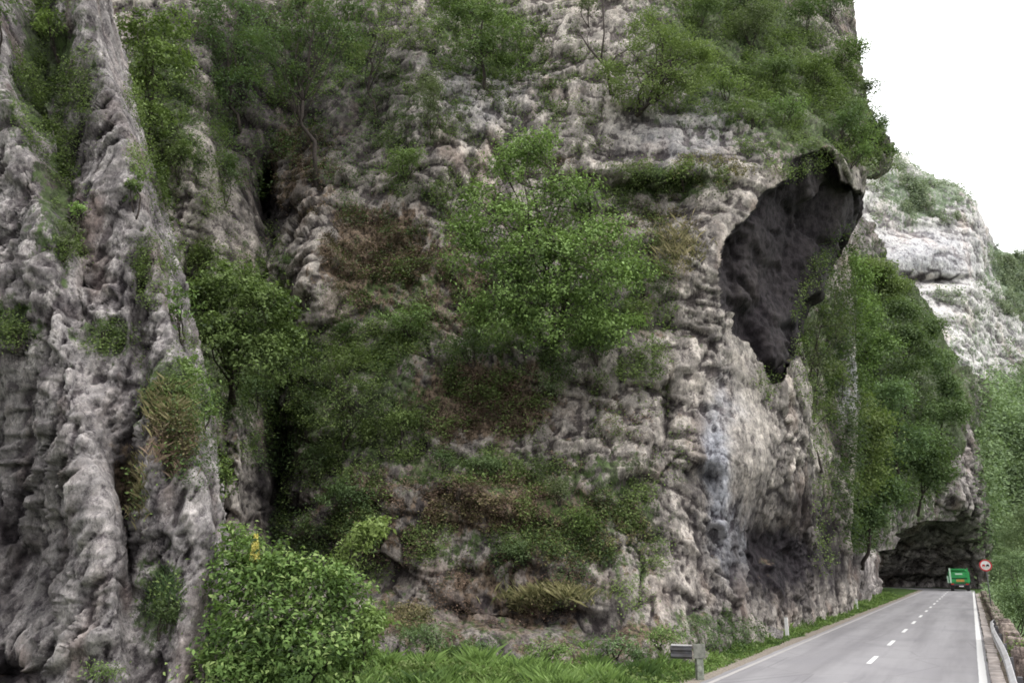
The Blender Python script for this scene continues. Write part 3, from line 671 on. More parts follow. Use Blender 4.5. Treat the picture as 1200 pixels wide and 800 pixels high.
# kerb of pale slabs on the river side
def frame_at(sv, tv, z=0.0):
    k = int(np.clip(np.searchsorted(SS, sv), 0, len(SS) - 1))
    p = AX[k] + NR[k] * tv; rz = math.atan2(TG[k][1], TG[k][0])
    return (float(p[0]), float(p[1]), z), rz
strip('gravel_strip', 3.34, 4.5, -0.006, plain('gravel_dirt', (0.2, 0.165, 0.13), 0.95, 9, 0.5, bump=0.8, dirt=(.07,.075,.04)), s1=122, wob=0.05, seed=5)
kb = MB(); s = 2.0; k = 0
while s < 110:
    L_ = 1.9 + RNG.uniform(-.3, .3)
    (x, y, _), rz = frame_at(s + L_ / 2, 3.22 + RNG.uniform(-.02, .02))
    kb.box((x, y, 0.02 + RNG.uniform(-.015, .015)), (L_ / 2 - 0.02, 0.15, 0.07), rz, 0.015)
    s += L_
tag(kb.build('kerb', M['kerb']), kind='structure')

# stone parapet blocks
M['stone'] = rock_mat('parapet_stone', (0.26, 0.22, 0.19), (0.19, 0.155, 0.14), (0.08, 0.065, 0.055), fine=3.0)
def rough_block(hx, hy, hz, seed):
    """worn cut stone: subdivided, rounded and chipped"""
    n = 8; g = np.linspace(-1, 1, n)
    V = []; Fs = []
    for ax_ in range(3):
        for sg in (-1, 1):
            a, b = np.meshgrid(g, g, indexing='ij')
            q = np.zeros((n, n, 3)); q[..., ax_] = sg; q[..., (ax_ + 1) % 3] = a; q[..., (ax_ + 2) % 3] = b
            base = len(V) * n * n; V.append(q.reshape(-1, 3))
            idx = np.arange(n * n).reshape(n, n) + base
            f = np.stack([idx[:-1, :-1], idx[1:, :-1], idx[1:, 1:], idx[:-1, 1:]], -1).reshape(-1, 4)
            Fs.append(f if sg > 0 else f[:, ::-1])
    V = np.concatenate(V); Fs = np.concatenate(Fs)
    h = np.array([hx, hy, hz]); p = V * h
    r = 0.06; inner = np.clip(p, -(h - r), h - r); dlt = p - inner
    p = inner + nrm(dlt) * np.minimum(np.linalg.norm(dlt, axis=1, keepdims=True), r)
    p = p + nrm(V) * (0.05 * fbm(p * 3 + seed * 5.1, 3, 95))[:, None]
    return p, Fs
for i in range(30):
    sv = 9.6 + i * 3.2
    j = RNG.uniform(-.05, .05)
    (x, y, _), rz = frame_at(sv, 3.80 + j)
    hz = 0.37 + RNG.uniform(-.06, .05)
    V, Fs = rough_block(1.46 + RNG.uniform(-.1, .08), 0.20, hz, i)
    z0 = np.zeros(len(V)); at = {k: z0 for k in ('soil', 'painted_shade', 'blue', 'lit', 'cav')}; at['moss'] = np.clip(0.5 * (V[:, 2] > hz * .8), 0, 1)
    o = link('parapet_block', np_mesh('parapet_block', V, Fs, at), M['stone']); o.location = (x, y, hz - 0.12); o.rotation_euler = (RNG.uniform(-.03, .03), 0, rz + RNG.uniform(-.02, .02))
    if i < 8:
        tag(o, 'rough grey stone parapet block standing behind the pale guardrail', 'stone block', 'parapet blocks behind the guardrail')
    else:
        tag(o, 'brownish stone parapet block lining the road edge past the guardrail end', 'stone block', 'parapet blocks beyond the guardrail')
for i in range(9):                                               # upright stones between the blocks
    (x, y, _), rz = frame_at(11.2 + i * 3.2, 3.80)
    V, Fs = rough_block(0.16, 0.20, 0.46 + RNG.uniform(-.05, .05), 40 + i)
    z0 = np.zeros(len(V)); at = {k: z0 for k in ('soil', 'painted_shade', 'blue', 'lit', 'cav', 'moss')}
    o = link('guard_stone', np_mesh('guard_stone', V, Fs, at), M['stone']); o.location = (x, y, 0.44); o.rotation_euler = (0, 0, rz)
    tag(o, 'squat upright guard stone between two parapet blocks', 'guard stone', 'upright stones between parapet blocks')

# guardrail on the river side: W-beam on posts, its far end bent down
M['galv'] = plain('galvanised_steel', (0.55, 0.54, 0.55), 0.45, 3, 0.15, metal=0.35, bump=0.05, dirt=(0.3, 0.27, 0.25))
M['galv_dark'] = plain('weathered_steel', (0.09, 0.088, 0.095), 0.55, 5, 0.3, metal=0.3, bump=0.1, dirt=(0.07, 0.06, 0.055))
def wbeam(mb, path, side):
    prof = [(0.0, 0.155), (0.035, 0.13), (0.08, 0.10), (0.08, 0.055), (0.015, 0.02), (0.015, -0.02), (0.08, -0.055), (0.08, -0.10), (0.035, -0.13), (0.0, -0.155)]
    full = prof + [(x - 0.012, z) for x, z in prof[::-1]]
    V = []; n = len(full)
    for (p, nn_, z) in path:
        for (o_, h) in full: V.append((p[0] + nn_[0] * o_ * side, p[1] + nn_[1] * o_ * side, z + h))
    Fs = []
    for i in range(len(path) - 1):
        for k in range(n): Fs.append((i * n + k, i * n + (k + 1) % n, (i + 1) * n + (k + 1) % n, (i + 1) * n + k))
    Fs.append(tuple(range(n))); Fs.append(tuple((len(path) - 1) * n + k for k in range(n))[::-1])
    mb.add(V, Fs)
gr = empty('guardrail', frame_at(12, 3.55)[0]); bpy.context.view_layer.update()
gl = np.array(gr.location)
mb = MB(); path = []
for sv in np.arange(4, 39.5, 0.5):
    k = int(np.searchsorted(SS, sv)); tt = 3.40 + 0.03 * math.sin(sv * .35) + 0.10 * max(0, (sv - 34) / 5) ** 2
    p = AX[k] + NR[k] * tt - gl[:2]; path.append((p, NR[k], 0.70 - 0.10 * max(0, (sv - 35) / 4.5) ** 2))
wbeam(mb, path, -1); mb.build('rail_beam', M['galv'], gr)
for sv in np.arange(6, 39, 4.0):
    (x, y, _), rz = frame_at(sv, 3.49)
    m2 = MB(); m2.box((x - gl[0], y - gl[1], 0.36), (0.05, 0.045, 0.42), rz, 0.008); m2.build('post', M['galv_dark'], gr)
tag(gr, 'pale steel guardrail curving along the river side of the road', 'guardrail')

# ------------------------------------------------------------------ stub of guardrail on the left verge
b0 = P(820, 789, 22.5); gz = float(ground_z(np.array([b0[0]]), np.array([b0[1]]), False)[0])
st = empty('guardrail_end', (b0[0], b0[1], gz))
M['post'] = plain('mossy_concrete_post', (0.17, 0.18, 0.15), 0.9, 9, 0.4, bump=0.5, dirt=(0.07, 0.09, 0.05))
M['pale_plate'] = plain('pale_plate', (0.14, 0.14, 0.12), 0.8, 12, 0.25, dirt=(0.2, 0.19, 0.16))
m2 = MB(); m2.box((0, 0, 0.36), (0.085, 0.09, 0.46), 0.1, 0.012); m2.build('post', M['post'], st)
m2 = MB(); m2.box((0.0, -0.10, 0.70), (0.15, 0.012, 0.17), 0.1, 0.006); m2.build('cap_plate', M['pale_plate'], st)
pth = []
for a in np.linspace(0, 1, 9):
    pth.append((np.array([-0.16 - 0.50 * a, 0.0 + 0.16 * a]), np.array([0.3, 0.95]), 0.66))
m2 = MB(); wbeam(m2, pth, -1); m2.build('rail_beam', M['galv_dark'], st)
m2 = MB(); m2.box((-0.41, 0.02, 0.83), (0.26, 0.03, 0.012), -0.3, 0.005); m2.build('top_flange', M['galv'], st)
tag(st, 'short dark guardrail stub bolted to a mossy post in the verge grass', 'guardrail')

# delineator posts
M['white'] = plain('white_plastic', (0.62, 0.61, 0.6), 0.5, 6, 0.1, bump=0.05, dirt=(0.4, 0.38, 0.33))
M['black'] = plain('black_rubber', (0.02, 0.02, 0.022), 0.6, 6, 0.2)
M['red'] = plain('red_paint', (0.42, 0.03, 0.035), 0.5, 6, 0.12)
for (px, py, d, lb) in ((922, 738, 36.6, 'nearer white marker post in the verge grass by the dark wall'), (1004, 709, 60.0, 'farther white marker post in the verge grass near the bend')):
    p = P(px, py, d); z = float(ground_z(p[None, 0], p[None, 1], False)[0])
    e = empty('marker_post', (p[0], p[1], z), -0.5)
    m2 = MB(); m2.box((0, 0, 0.34), (0.075, 0.035, 0.40), 0, 0.015, 0.85); m2.build('post', M['white'], e)
    m2 = MB(); m2.box((0, 0, 0.752), (0.068, 0.034, 0.016), 0, 0.008, 0.8); m2.build('cap', M['pale_plate'], e)
    tag(e, lb, 'marker post')

# ------------------------------------------------------------------ road sign
sp = P(1155, 662, 52.0); sx, sy = float(sp[0]), float(sp[1])
gz = float(ground_z(np.array([sx]), np.array([sy]), False)[0])
sg = empty('road_sign', (sx, sy, gz), -math.atan2(sx, sy))
hc = float(sp[2]) - gz
def disc(mb, r0, r1, y, z, n=40, th=0.01):
    V = []; Fs = []
    for k in range(n):
        a = 2 * math.pi * k / n
        for r in (r0, r1):
            for yy in (y, y + th): V.append((r * math.cos(a), yy, z + r * math.sin(a)))
    for k in range(n):
        a = 4 * k; b = 4 * ((k + 1) % n)
        Fs += [(a, a + 2, b + 2, b), (a + 1, b + 1, b + 3, a + 3), (a + 2, a + 3, b + 3, b + 2)]
        if r0 > 0: Fs.append((a, b, b + 1, a + 1))
    mb.add(V, Fs)
m2 = MB(); m2.tube([(0, 0.05, -0.4), (0, 0.05, hc + 0.42)], 0.032, 10); m2.build('pole', M['galv_dark'], sg, True)
m2 = MB(); disc(m2, 0.0001, 0.33, 0.005, hc, th=0.012); m2.build('plate', M['white'], sg)
m2 = MB(); disc(m2, 0.262, 0.335, -0.004, hc, th=0.008); m2.build('red_ring', M['red'], sg)
def car_sym(x0, mat, nm):
    m = MB()
    m.box((x0, -0.001, hc - 0.015), (0.082, 0.004, 0.035)); m.box((x0, -0.001, hc + 0.038), (0.055, 0.0038, 0.024), 0, 0, 1)
    m.box((x0 - 0.055, -0.001, hc - 0.062), (0.018, 0.0035, 0.016)); m.box((x0 + 0.055, -0.001, hc - 0.062), (0.018, 0.0035, 0.016))
    m.build('car_symbol', mat, sg)
car_sym(-0.105, M['red'], 'l'); car_sym(0.105, M['black'], 'r')
tag(sg, 'round white road sign with red ring and two small car symbols on a pole', 'road sign')

# ------------------------------------------------------------------ green truck on the bend
def truck():
    (x, y, _), rz = frame_at(129.5, 1.45)
    e = empty('truck', (x, y, 0.0), rz - math.pi / 2 + 0.02)       # local +y is forward
    green = plain('green_paint', (0.03, 0.27, 0.075), 0.45, 2.5, 0.2, bump=0.03, dirt=(0.02, 0.14, 0.04))
    dgreen = plain('dark_green_paint', (0.008, 0.06, 0.02), 0.5, 3, 0.2)
    pale = plain('pale_green_panel', (0.45, 0.62, 0.48), 0.5, 4, 0.1)
    orange = plain('orange_plate', (0.42, 0.22, 0.06), 0.5, 6, 0.2)
    glass = plain('cab_glass', (0.03, 0.04, 0.045), 0.1, 1, 0.1, spec=0.8)
    red = plain('red_lens', (0.45, 0.03, 0.03), 0.3, 4, 0.1)
    rubber = M['black']; steel = M['galv_dark']
    # chassis
    m = MB(); m.box((-0.42, 2.9, 0.82), (0.07, 2.9, 0.12)); m.box((0.42, 2.9, 0.82), (0.07, 2.9, 0.12)); m.box((0, 0.1, 0.80), (1.0, 0.08, 0.09), 0, .02); m.build('chassis', steel, e)
    # open body: floor, side boards with ribs, front board, tall corner posts
    bd = MB(); bd.box((0, 2.35, 1.02), (1.15, 2.25, 0.07)); bd.box((-1.14, 2.35, 1.78), (0.045, 2.25, 0.68)); bd.box((1.14, 2.35, 1.78), (0.045, 2.25, 0.68)); bd.box((0, 4.58, 1.82), (1.09, 0.045, 0.72))
    for yy in np.linspace(0.25, 4.45, 6):
        bd.box((-1.21, yy, 1.78), (0.03, 0.05, 0.66)); bd.box((1.21, yy, 1.78), (0.03, 0.05, 0.66))
    bd.build('body', green, e)
    for xx in (-1.02, 1.02):
        m = MB(); m.box((xx, 0.02, 1.95), (0.10, 0.07, 0.93), 0, 0.02); m.build('corner_post', pale if xx < 0 else green, e)
    m = MB(); m.box((0, 0.0, 2.02), (0.90, 0.05, 0.34), 0, 0.015); m.build('tailgate', green, e)
    m = MB(); m.box((0, -0.065, 2.15), (0.42, 0.012, 0.09), 0, 0.005); m.build('tailgate_panel', pale, e)
    m = MB(); m.box((0, 0.02, 1.58), (0.90, 0.06, 0.085)); m.build('slot', dgreen, e)
    m = MB(); m.box((0, -0.01, 1.30), (0.92, 0.07, 0.185), 0, 0.015); m.build('lower_tailgate', green, e)
    m = MB(); m.box((0.1, -0.095, 1.32), (0.46, 0.012, 0.15), 0, 0.005); m.build('hazard_plate', orange, e)
    m = MB(); m.box((0, 4.4, 2.72), (0.85, 0.3, 0.12), 0, 0.03); m.build('roof_box', green, e)
    cb = MB(); cb.box((0, 5.65, 1.75), (1.12, 0.85, 0.95), 0, 0.12, 0.94); cab = cb.build('cab', green, e)
    m = MB(); m.box((0, 4.815, 2.15), (0.6, 0.02, 0.24), 0, .008); m.build('rear_window', glass, cab)
    m = MB(); m.box((0, 6.49, 2.1), (0.9, 0.03, 0.34), 0, .01); m.build('windscreen', glass, cab)
    for xx in (-1.36, 1.36):
        m = MB(); m.box((xx, 6.0, 2.0), (0.10, 0.05, 0.24), 0, .02); m.box((xx * 0.9, 6.0, 2.15), (0.12, 0.015, 0.015)); m.build('mirror', rubber, e)
    # side locker, pale panel that shows on the left
    m = MB(); m.box((-1.31, 0.55, 1.45), (0.12, 0.34, 0.45), 0, 0.02); m.build('side_locker', pale, e)
    for xx in (-0.86, 0.86):
        m = MB(); m.box((xx, -0.05, 0.88), (0.17, 0.05, 0.075), 0, .01); m.build('tail_light', red, e)
        m = MB(); m.box((xx, 0.35, 0.52), (0.24, 0.012, 0.28), 0, .004); m.build('mudflap', rubber, e)
    m = MB(); m.box((0.15, -0.02, 0.62), (0.27, 0.012, 0.065)); m.build('number_plate', M['white'], e)
    for yy in (1.25, 5.7):
        for xx in (-0.93, 0.93):
            w = MB(); n = 24; V = []; prof = [(-0.15, .30), (-0.16, .44), (-0.12, .50), (0.12, .50), (0.16, .44), (0.15, .30)]
            for k in range(n):
                a = 2 * math.pi * k / n
                for (ox, r) in prof: V.append((xx + ox * 1.25, yy + r * math.cos(a), 0.5 + r * math.sin(a)))
            Fs = [(k * 6 + j, k * 6 + j + 1, ((k + 1) % n) * 6 + j + 1, ((k + 1) % n) * 6 + j) for k in range(n) for j in range(5)]
            w.add(V, Fs); wo = w.build('wheel', rubber, e, True)
            r_ = MB(); r_.tube([(xx - 0.14, yy, 0.5), (xx - 0.12, yy, 0.5), (xx + 0.12, yy, 0.5), (xx + 0.14, yy, 0.5)], [0.29, 0.30, 0.30, 0.29], 18); r_.build('rim', steel, wo)
    tag(e, 'green open-backed lorry with an orange rear plate rounding the bend', 'lorry')
truck()

# ------------------------------------------------------------------ vegetation
def leaf_quads(c, nor, size, tone, aspect=0.5, droop=0.0):
    """diamond leaves, slightly folded; c,nor (n,3)"""
    n = len(c)
    a = nrm(np.cross(nor, RNG.normal(size=(n, 3)))); b = np.cross(nor, a)
    s = size[:, None]
    V = np.stack([c - a * s * .5, c - b * s * .5 * aspect + nor * s * .07, c + a * s * .5 - np.array([0, 0, 1]) * s * droop, c + b * s * .5 * aspect + nor * s * .07], 1)
    Q = np.arange(4 * n).reshape(n, 4)
    return V.reshape(-1, 3), Q, np.repeat(tone, 4)

def crown_mesh(name, blobs, leaf, n, clump=0.4, per=22, up=0.5, aspect=0.5, shell=0.5, tone=(0.15, 0.85), flat=0.6, gap=0.0):
    """blobs: list of (cx,cy,cz,rx,ry,rz) in local metres. returns the mesh and the clump centres"""
    B = np.array(blobs, float); vol = B[:, 3] * B[:, 5]
    nc = max(6, int(n / per)); k = RNG.choice(len(B), nc, p=vol / vol.sum())
    d = nrm(RNG.normal(size=(nc, 3))); d[:, 2] = np.where((d[:, 2] < -0.2) & (RNG.random(nc) < 0.6), -d[:, 2], d[:, 2])
    r = (1 - (1 - shell) * RNG.random(nc) ** 1.5)
    r *= 1 + 0.22 * fbm(d * 2.2 + k[:, None] * 3.3, 2, 60)
    cc = B[k, :3] + d * r[:, None] * B[k, 3:]
    if gap > 0:
        keep = fbm(cc / (B[:, 3].mean() * 0.7), 2, 61) > -0.35 + (0.25 - gap) * -1
        if keep.sum() > 5: cc, d, k = cc[keep], d[keep], k[keep]; nc = len(cc)
    ct = RNG.beta(2, 2, nc)
    ct = 0.7 * (ct - .5) * 1.5 + .35 + 0.3 * np.clip(0.5 + fbm(cc * 0.8 / max(clump, .2) * .4, 2, 62), 0, 1)
    cs = clump * RNG.uniform(0.6, 1.35, nc)
    j = np.repeat(np.arange(nc), per); m = len(j)
    off = RNG.normal(size=(m, 3)) * 0.5; off[:, 2] *= flat
    p = cc[j] + off * cs[j, None]
    nor = nrm(np.array([0, 0, up * 1.5]) + d[j] * 0.8 + RNG.normal(size=(m, 3)) * 0.65)
    tn = tone[0] + (tone[1] - tone[0]) * np.clip(ct[j] + 0.22 * off[:, 2] / flat + RNG.normal(size=m) * 0.075, 0, 1)
    V, Q, T = leaf_quads(p, nor, leaf * RNG.uniform(0.6, 1.4, m), tn, aspect, 0.15)
    return np_mesh(name, V, Q, {'tone': T}), cc

def curve_pts(a, b, bend, n=6):
    a = np.array(a, float); b = np.array(b, float); t = np.linspace(0, 1, n)[:, None]
    L = np.linalg.norm(b - a)
    w = RNG.normal(size=3) * bend * L
    pts = a + (b - a) * t + w * np.sin(np.pi * t) * 0.5
    pts[1:-1] += RNG.normal(size=(n - 2, 3)) * L * 0.018
    return pts

def woody(name, base, cc, r0, nl, parent, forks=1, trunk_to=None, z0=-0.4):
    mb = MB(); cen = np.mean(cc, 0) if trunk_to is None else np.array(trunk_to)
    b = np.array(base, float) + np.array([0, 0, z0])
    heads = []
    for f in range(forks):
        tgt = cen + RNG.normal(size=3) * np.std(cc, 0) * (0.5 if forks > 1 else 0.12)
        pts = curve_pts(b, tgt, 0.10 if forks == 1 else 0.2, 9)
        mb.tube(pts, np.linspace(r0, r0 * 0.38, 9) * (1 if forks == 1 else 0.7), 8); heads.append(pts)
    sel = cc[RNG.choice(len(cc), min(nl, len(cc)), replace=False)]
    for q in sel:
        pts = heads[RNG.integers(len(heads))]
        i = RNG.integers(3, 9); s_ = pts[i]
        if np.linalg.norm(q - s_) < 0.2: continue
        lp = curve_pts(s_, q, 0.16, 6)
        rr = r0 * 0.42 * (1 - i / 14)
        mb.tube(lp, np.linspace(rr, rr * 0.18, 6), 5)
        for _ in range(2):
            q2 = q + RNG.normal(size=3) * np.std(cc, 0) * 0.3; st_ = lp[RNG.integers(2, 5)]
            mb.tube(curve_pts(st_, q2, 0.15, 4), np.linspace(rr * .4, rr * 0.12, 4), 4)
    return mb.build(name, M['bark'], parent, True)

def px2m(d): return d / F * 1.02

def tree(base_px, blobs_px, label, cat='tree', name='tree', mat='leaf', leaf=0.12, n=6000, r0=0.14, nl=16, d=None, fw=0.8, forks=1, clump=0.45, group=None, gap=0.15, thick=0.8, tone=(0.15, 0.85), up=0.5, shell=0.5, aspect=.55, per=22, snap=True):
    """placed where the camera sees the rock at base_px; crown lobes given as (px, py, rx, ry [, forward offset m])"""
    bp, dd = hit1(*base_px)
    if d is not None: dd = d; bp = P(base_px[0], base_px[1], dd)
    e = empty(name, bp)
    B = []
    for bl in blobs_px:
        px, py, rx, ry = bl[:4]; o = bl[4] if len(bl) > 4 else 0
        dz = dd - fw - o
        q = P(px, py, dz) - bp; k = px2m(dz)
        B.append((*q, rx * k, (rx + ry) / 2 * k * thick, ry * k))
    me, cc = crown_mesh('crown', B, leaf, n, clump, per, up, aspect, shell, tone, 0.6, gap)
    link('crown', me, M[mat], e)
    woody('trunk', (0, 0, 0), cc, r0, nl, e, forks)
    tag(e, label, cat, group)
    return e

def bush(px, py, rx, ry, label, mat='leaf', leaf=0.09, dens=1.0, d=None, name='bush', cat='bush', clump=0.3, fw=0.2, group=None, tone=(0.15, 0.85), gap=0.1, lobes=4, up=0.45, aspect=0.5, lean=0.0):
    """px,py: foot of the bush in the photo; it grows ry*2 tall"""
    bp, dd = hit1(px, py)
    if d is not None: dd = d; bp = P(px, py, dd)
    e = empty(name, bp); k = px2m(dd); B = []
    B.append((0, -fw, ry * k * 0.95, rx * k * 0.72, rx * k * 0.55, ry * k * 0.78))
    for _ in range(lobes):
        a = RNG.uniform(-1, 1)
        B.append((a * rx * k * 0.55, -fw - RNG.uniform(-.2, .5) * rx * k, ry * k * RNG.uniform(0.5, 1.35), rx * k * RNG.uniform(.3, .5), rx * k * .4, ry * k * RNG.uniform(.3, .5)))
    B = [(b_[0] + lean * k * min(1.0, b_[2] / (ry * k)),) + b_[1:] for b_ in B]
    area = rx * ry * k * k * 3.1
    n = int(np.clip(area * dens * 3.2 / (leaf * leaf * aspect), 250, 24000))
    me, cc = crown_mesh('foliage', B, leaf, n, min(clump, rx * k * .45), 16, up, aspect, 0.35, tone, 0.7, gap)
    link('foliage', me, M[mat], e)
    woody('stem', (0, 0, 0), cc, 0.03 + rx * k * .012, 7, e, 3, z0=-0.15)
    tag(e, label, cat, group)
    return e

def blades(p, h, w, tone, lean=0.35):
    n = len(p); a = RNG.uniform(0, 2 * math.pi, n); sx = np.stack([np.cos(a), np.sin(a), 0 * a], -1)
    ln = np.stack([RNG.normal(size=n) * lean, RNG.normal(size=n) * lean, 0 * a], -1)
    V = np.stack([p - sx * w[:, None] / 2, p + sx * w[:, None] / 2,
                  p + sx * w[:, None] / 3 + np.array([0, 0, .55]) * h[:, None] + ln * h[:, None] * .3,
                  p + np.array([0, 0, 1.0]) * h[:, None] * .95 + ln * h[:, None] * .9], 1)
    return V.reshape(-1, 3), np.arange(4 * n).reshape(n, 4), np.repeat(tone, 4)

def tuft(px, py, rx, ry, label, mat='drygrass', n=900, group=None, h=0.45, name='grass_tuft'):
    """clump of long grass rooted across a small patch of rock"""
    xs = px + RNG.normal(size=n) * rx * .5; ys = py + RNG.normal(size=n) * ry * .5
    p, nn, ok = hit(xs, ys); p = p[ok]
    med = np.median(p[:, 1]); p = p[np.abs(p[:, 1] - med) < 1.5]
    b = P(px, py, med); e = empty(name, b)
    hh = h * RNG.uniform(.5, 1.2, len(p)); tn = np.clip(0.5 + fbm(p * 2, 2, 64) * .5 + RNG.normal(size=len(p)) * .18, 0, 1)
    V, Q, T = blades(p - b, hh, hh * 0.055, tn, 0.6)
    link('blades', np_mesh('blades', V, Q, {'tone': T}), M[mat], e)
    # small leafy bits in the tuft
    k = len(p) // 3
    V, Q, T = leaf_quads(p[:k] - b + RNG.normal(size=(k, 3)) * .12, nrm(RNG.normal(size=(k, 3)) + [0, -.3, .6]), RNG.uniform(.04, .1, k), RNG.uniform(.1, .8, k))
    link('leaves', np_mesh('leaves', V, Q, {'tone': T}), M['leaf'], e)
    tag(e, label, 'grass tuft', group)

def scrub(name, zones, mat, leaf=0.10, lift=0.25, tone=(0.1, 0.8), cat='scrub', label=None, per=10, up=0.4, thr=-0.1, ns=0.7, lk=0.0, clump=0.16):
    """uncountable low growth clinging to the rock: zones are (px,py,rx,ry,number of sprays)"""
    VV, QQ, TT = [], [], []; base = 0
    for (zx, zy, rx, ry, n) in zones:
        r = np.sqrt(RNG.random(n * 2)) * 1.1; a = RNG.uniform(0, 2 * math.pi, n * 2)
        xs = zx + rx * r * np.cos(a); ys = zy + ry * r * np.sin(a)
        p, nn, ok = hit(xs, ys); p, nn = p[ok], nn[ok]
        m = fbm(p * ns, 3, 66) > thr; m &= nn[:, 2] > -0.35
        p, nn = p[m][:n], nn[m][:n]
        if len(p) < 3: continue
        k = len(p); j = np.repeat(np.arange(k), per); mm = len(j)
        dk = np.clip(p[:, 1] / 35.0, 0.5, 6)                      # coarser sprays farther off
        c = p[j] + nn[j] * (RNG.random(mm) * lift)[:, None] * dk[j, None] ** .5 + RNG.normal(size=(mm, 3)) * clump * (dk[j, None] ** .8)
        nor = nrm(nn[j] * .5 + np.array([0, 0, up * 2]) + RNG.normal(size=(mm, 3)) * .6)
        ct = np.clip(0.5 + 0.6 * fbm(p * .9, 2, 67) + RNG.normal(size=k) * .2, 0, 1)
        tn = tone[0] + (tone[1] - tone[0]) * np.clip(ct[j] + RNG.normal(size=mm) * .15, 0, 1)
        V, Q, T = leaf_quads(c, nor, leaf * RNG.uniform(.6, 1.4, mm) * dk[j] ** (0.9 + lk), tn, 0.55)
        VV.append(V); QQ.append(Q + base); TT.append(T); base += len(V)
    me = np_mesh(name, np.concatenate(VV), np.concatenate(QQ), {'tone': np.concatenate(TT)})
    return tag(link(name, me, M[mat]), label, kind='stuff')

# ---- ground cover on the rock
scrub('creeping_scrub', [(985, 90, 20, 40, 400), (1010, 150, 30, 40, 700), (1035, 190, 14, 12, 160), (60, 90, 45, 90, 900), (80, 245, 26, 60, 350), (120, 395, 32, 16, 150), (20, 385, 28, 18, 200), (190, 130, 42, 100, 900), (180, 260, 30, 90, 500), (190, 445, 30, 35, 260),
                         (470, 60, 70, 50, 260), (500, 190, 60, 50, 380), (350, 60, 70, 60, 700), (600, 110, 60, 60, 380), (560, 50, 80, 50, 700), (640, 420, 130, 50, 1500), (480, 370, 70, 60, 900), (440, 470, 90, 70, 1300),
                         (280, 420, 70, 110, 1200), (250, 230, 20, 80, 300), (390, 590, 60, 60, 900), (560, 545, 90, 22, 600), (680, 600, 70, 50, 800), (560, 640, 90, 30, 350), (440, 640, 60, 40, 250), (740, 640, 40, 70, 300),
                         (780, 210, 70, 16, 600), (840, 60, 90, 70, 1700), (690, 120, 40, 60, 300), (930, 120, 70, 80, 1900), (720, 250, 60, 50, 400), (760, 350, 30, 60, 350), (960, 400, 30, 90, 500), (960, 560, 14, 90, 220), (900, 440, 20, 30, 60),
                         (600, 480, 70, 40, 300), (410, 400, 60, 30, 500), (320, 350, 20, 80, 300), (740, 520, 60, 80, 200), (540, 260, 60, 60, 300), (960, 640, 12, 30, 50), (650, 60, 30, 60, 150)],
      'leaf', 0.10, 0.25, label='low green scrub and creepers clinging to the rock faces', thr=0.0)
scrub('creeping_scrub', [(390, 120, 80, 90, 900), (300, 110, 50, 110, 900), (600, 90, 70, 60, 400), (640, 370, 100, 60, 900), (330, 470, 60, 80, 900), (380, 620, 60, 50, 700), (240, 100, 30, 90, 500), (460, 240, 60, 40, 300), (710, 300, 60, 60, 300), (500, 420, 60, 40, 400), (230, 500, 30, 70, 300), (640, 660, 80, 30, 250), (840, 740, 50, 14, 150)],
      'leaf_dark', 0.10, 0.3, label='dark creeping growth in the shaded gully and hollows', thr=-0.05)
scrub('creeping_scrub', [(490, 130, 55, 90, 600), (900, 60, 80, 60, 900), (780, 220, 70, 20, 350), (700, 560, 60, 60, 350), (590, 320, 80, 60, 300), (960, 170, 50, 40, 500), (430, 330, 60, 60, 250), (800, 110, 70, 30, 300), (90, 110, 30, 90, 200)],
      'leaf_grey', 0.09, 0.2, label='grey-green scrub on the upper ledges of the buttress', thr=-0.02)
scrub('leaf_litter', [(440, 300, 60, 55, 1500), (560, 475, 80, 40, 1600), (450, 610, 60, 50, 900), (590, 590, 95, 30, 1300), (600, 690, 90, 40, 700), (520, 340, 50, 50, 600), (360, 200, 40, 50, 450), (690, 610, 60, 30, 350), (460, 730, 30, 16, 250), (640, 200, 40, 20, 150), (200, 515, 26, 30, 260), (780, 250, 40, 30, 150), (700, 520, 60, 60, 200)],
      'dry', 0.085, 0.06, tone=(0.05, 0.9), label='brown fallen leaves and dry bracken lying on the ledges', thr=-0.15, up=0.7, clump=0.12)
scrub('dry_grass', [(630, 700, 60, 12, 700), (480, 725, 26, 14, 300), (205, 500, 24, 30, 300), (700, 625, 60, 30, 300), (560, 600, 60, 20, 300), (780, 285, 40, 40, 250), (830, 200, 50, 16, 200), (660, 640, 60, 20, 200)],
      'drygrass', 0.10, 0.1, label='straw-coloured dry grass on the lower ledges', thr=-0.15, clump=0.1)
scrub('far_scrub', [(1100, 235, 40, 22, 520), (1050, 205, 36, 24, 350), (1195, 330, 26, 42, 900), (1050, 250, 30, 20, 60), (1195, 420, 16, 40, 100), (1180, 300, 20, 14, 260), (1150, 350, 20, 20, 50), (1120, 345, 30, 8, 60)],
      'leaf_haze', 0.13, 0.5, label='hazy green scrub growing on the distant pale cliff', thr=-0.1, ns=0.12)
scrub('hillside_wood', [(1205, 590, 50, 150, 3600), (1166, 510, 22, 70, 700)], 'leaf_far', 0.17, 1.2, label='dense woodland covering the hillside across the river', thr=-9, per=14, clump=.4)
scrub('hillside_wood', [(1025, 430, 66, 100, 1800), (1005, 570, 30, 70, 700), (985, 330, 30, 60, 300), (1070, 540, 40, 45, 500)], 'leaf_dark', 0.12, 0.5, tone=(0, .5), label='undergrowth on the steep slope between the two rock overhangs', thr=-0.4, per=12)

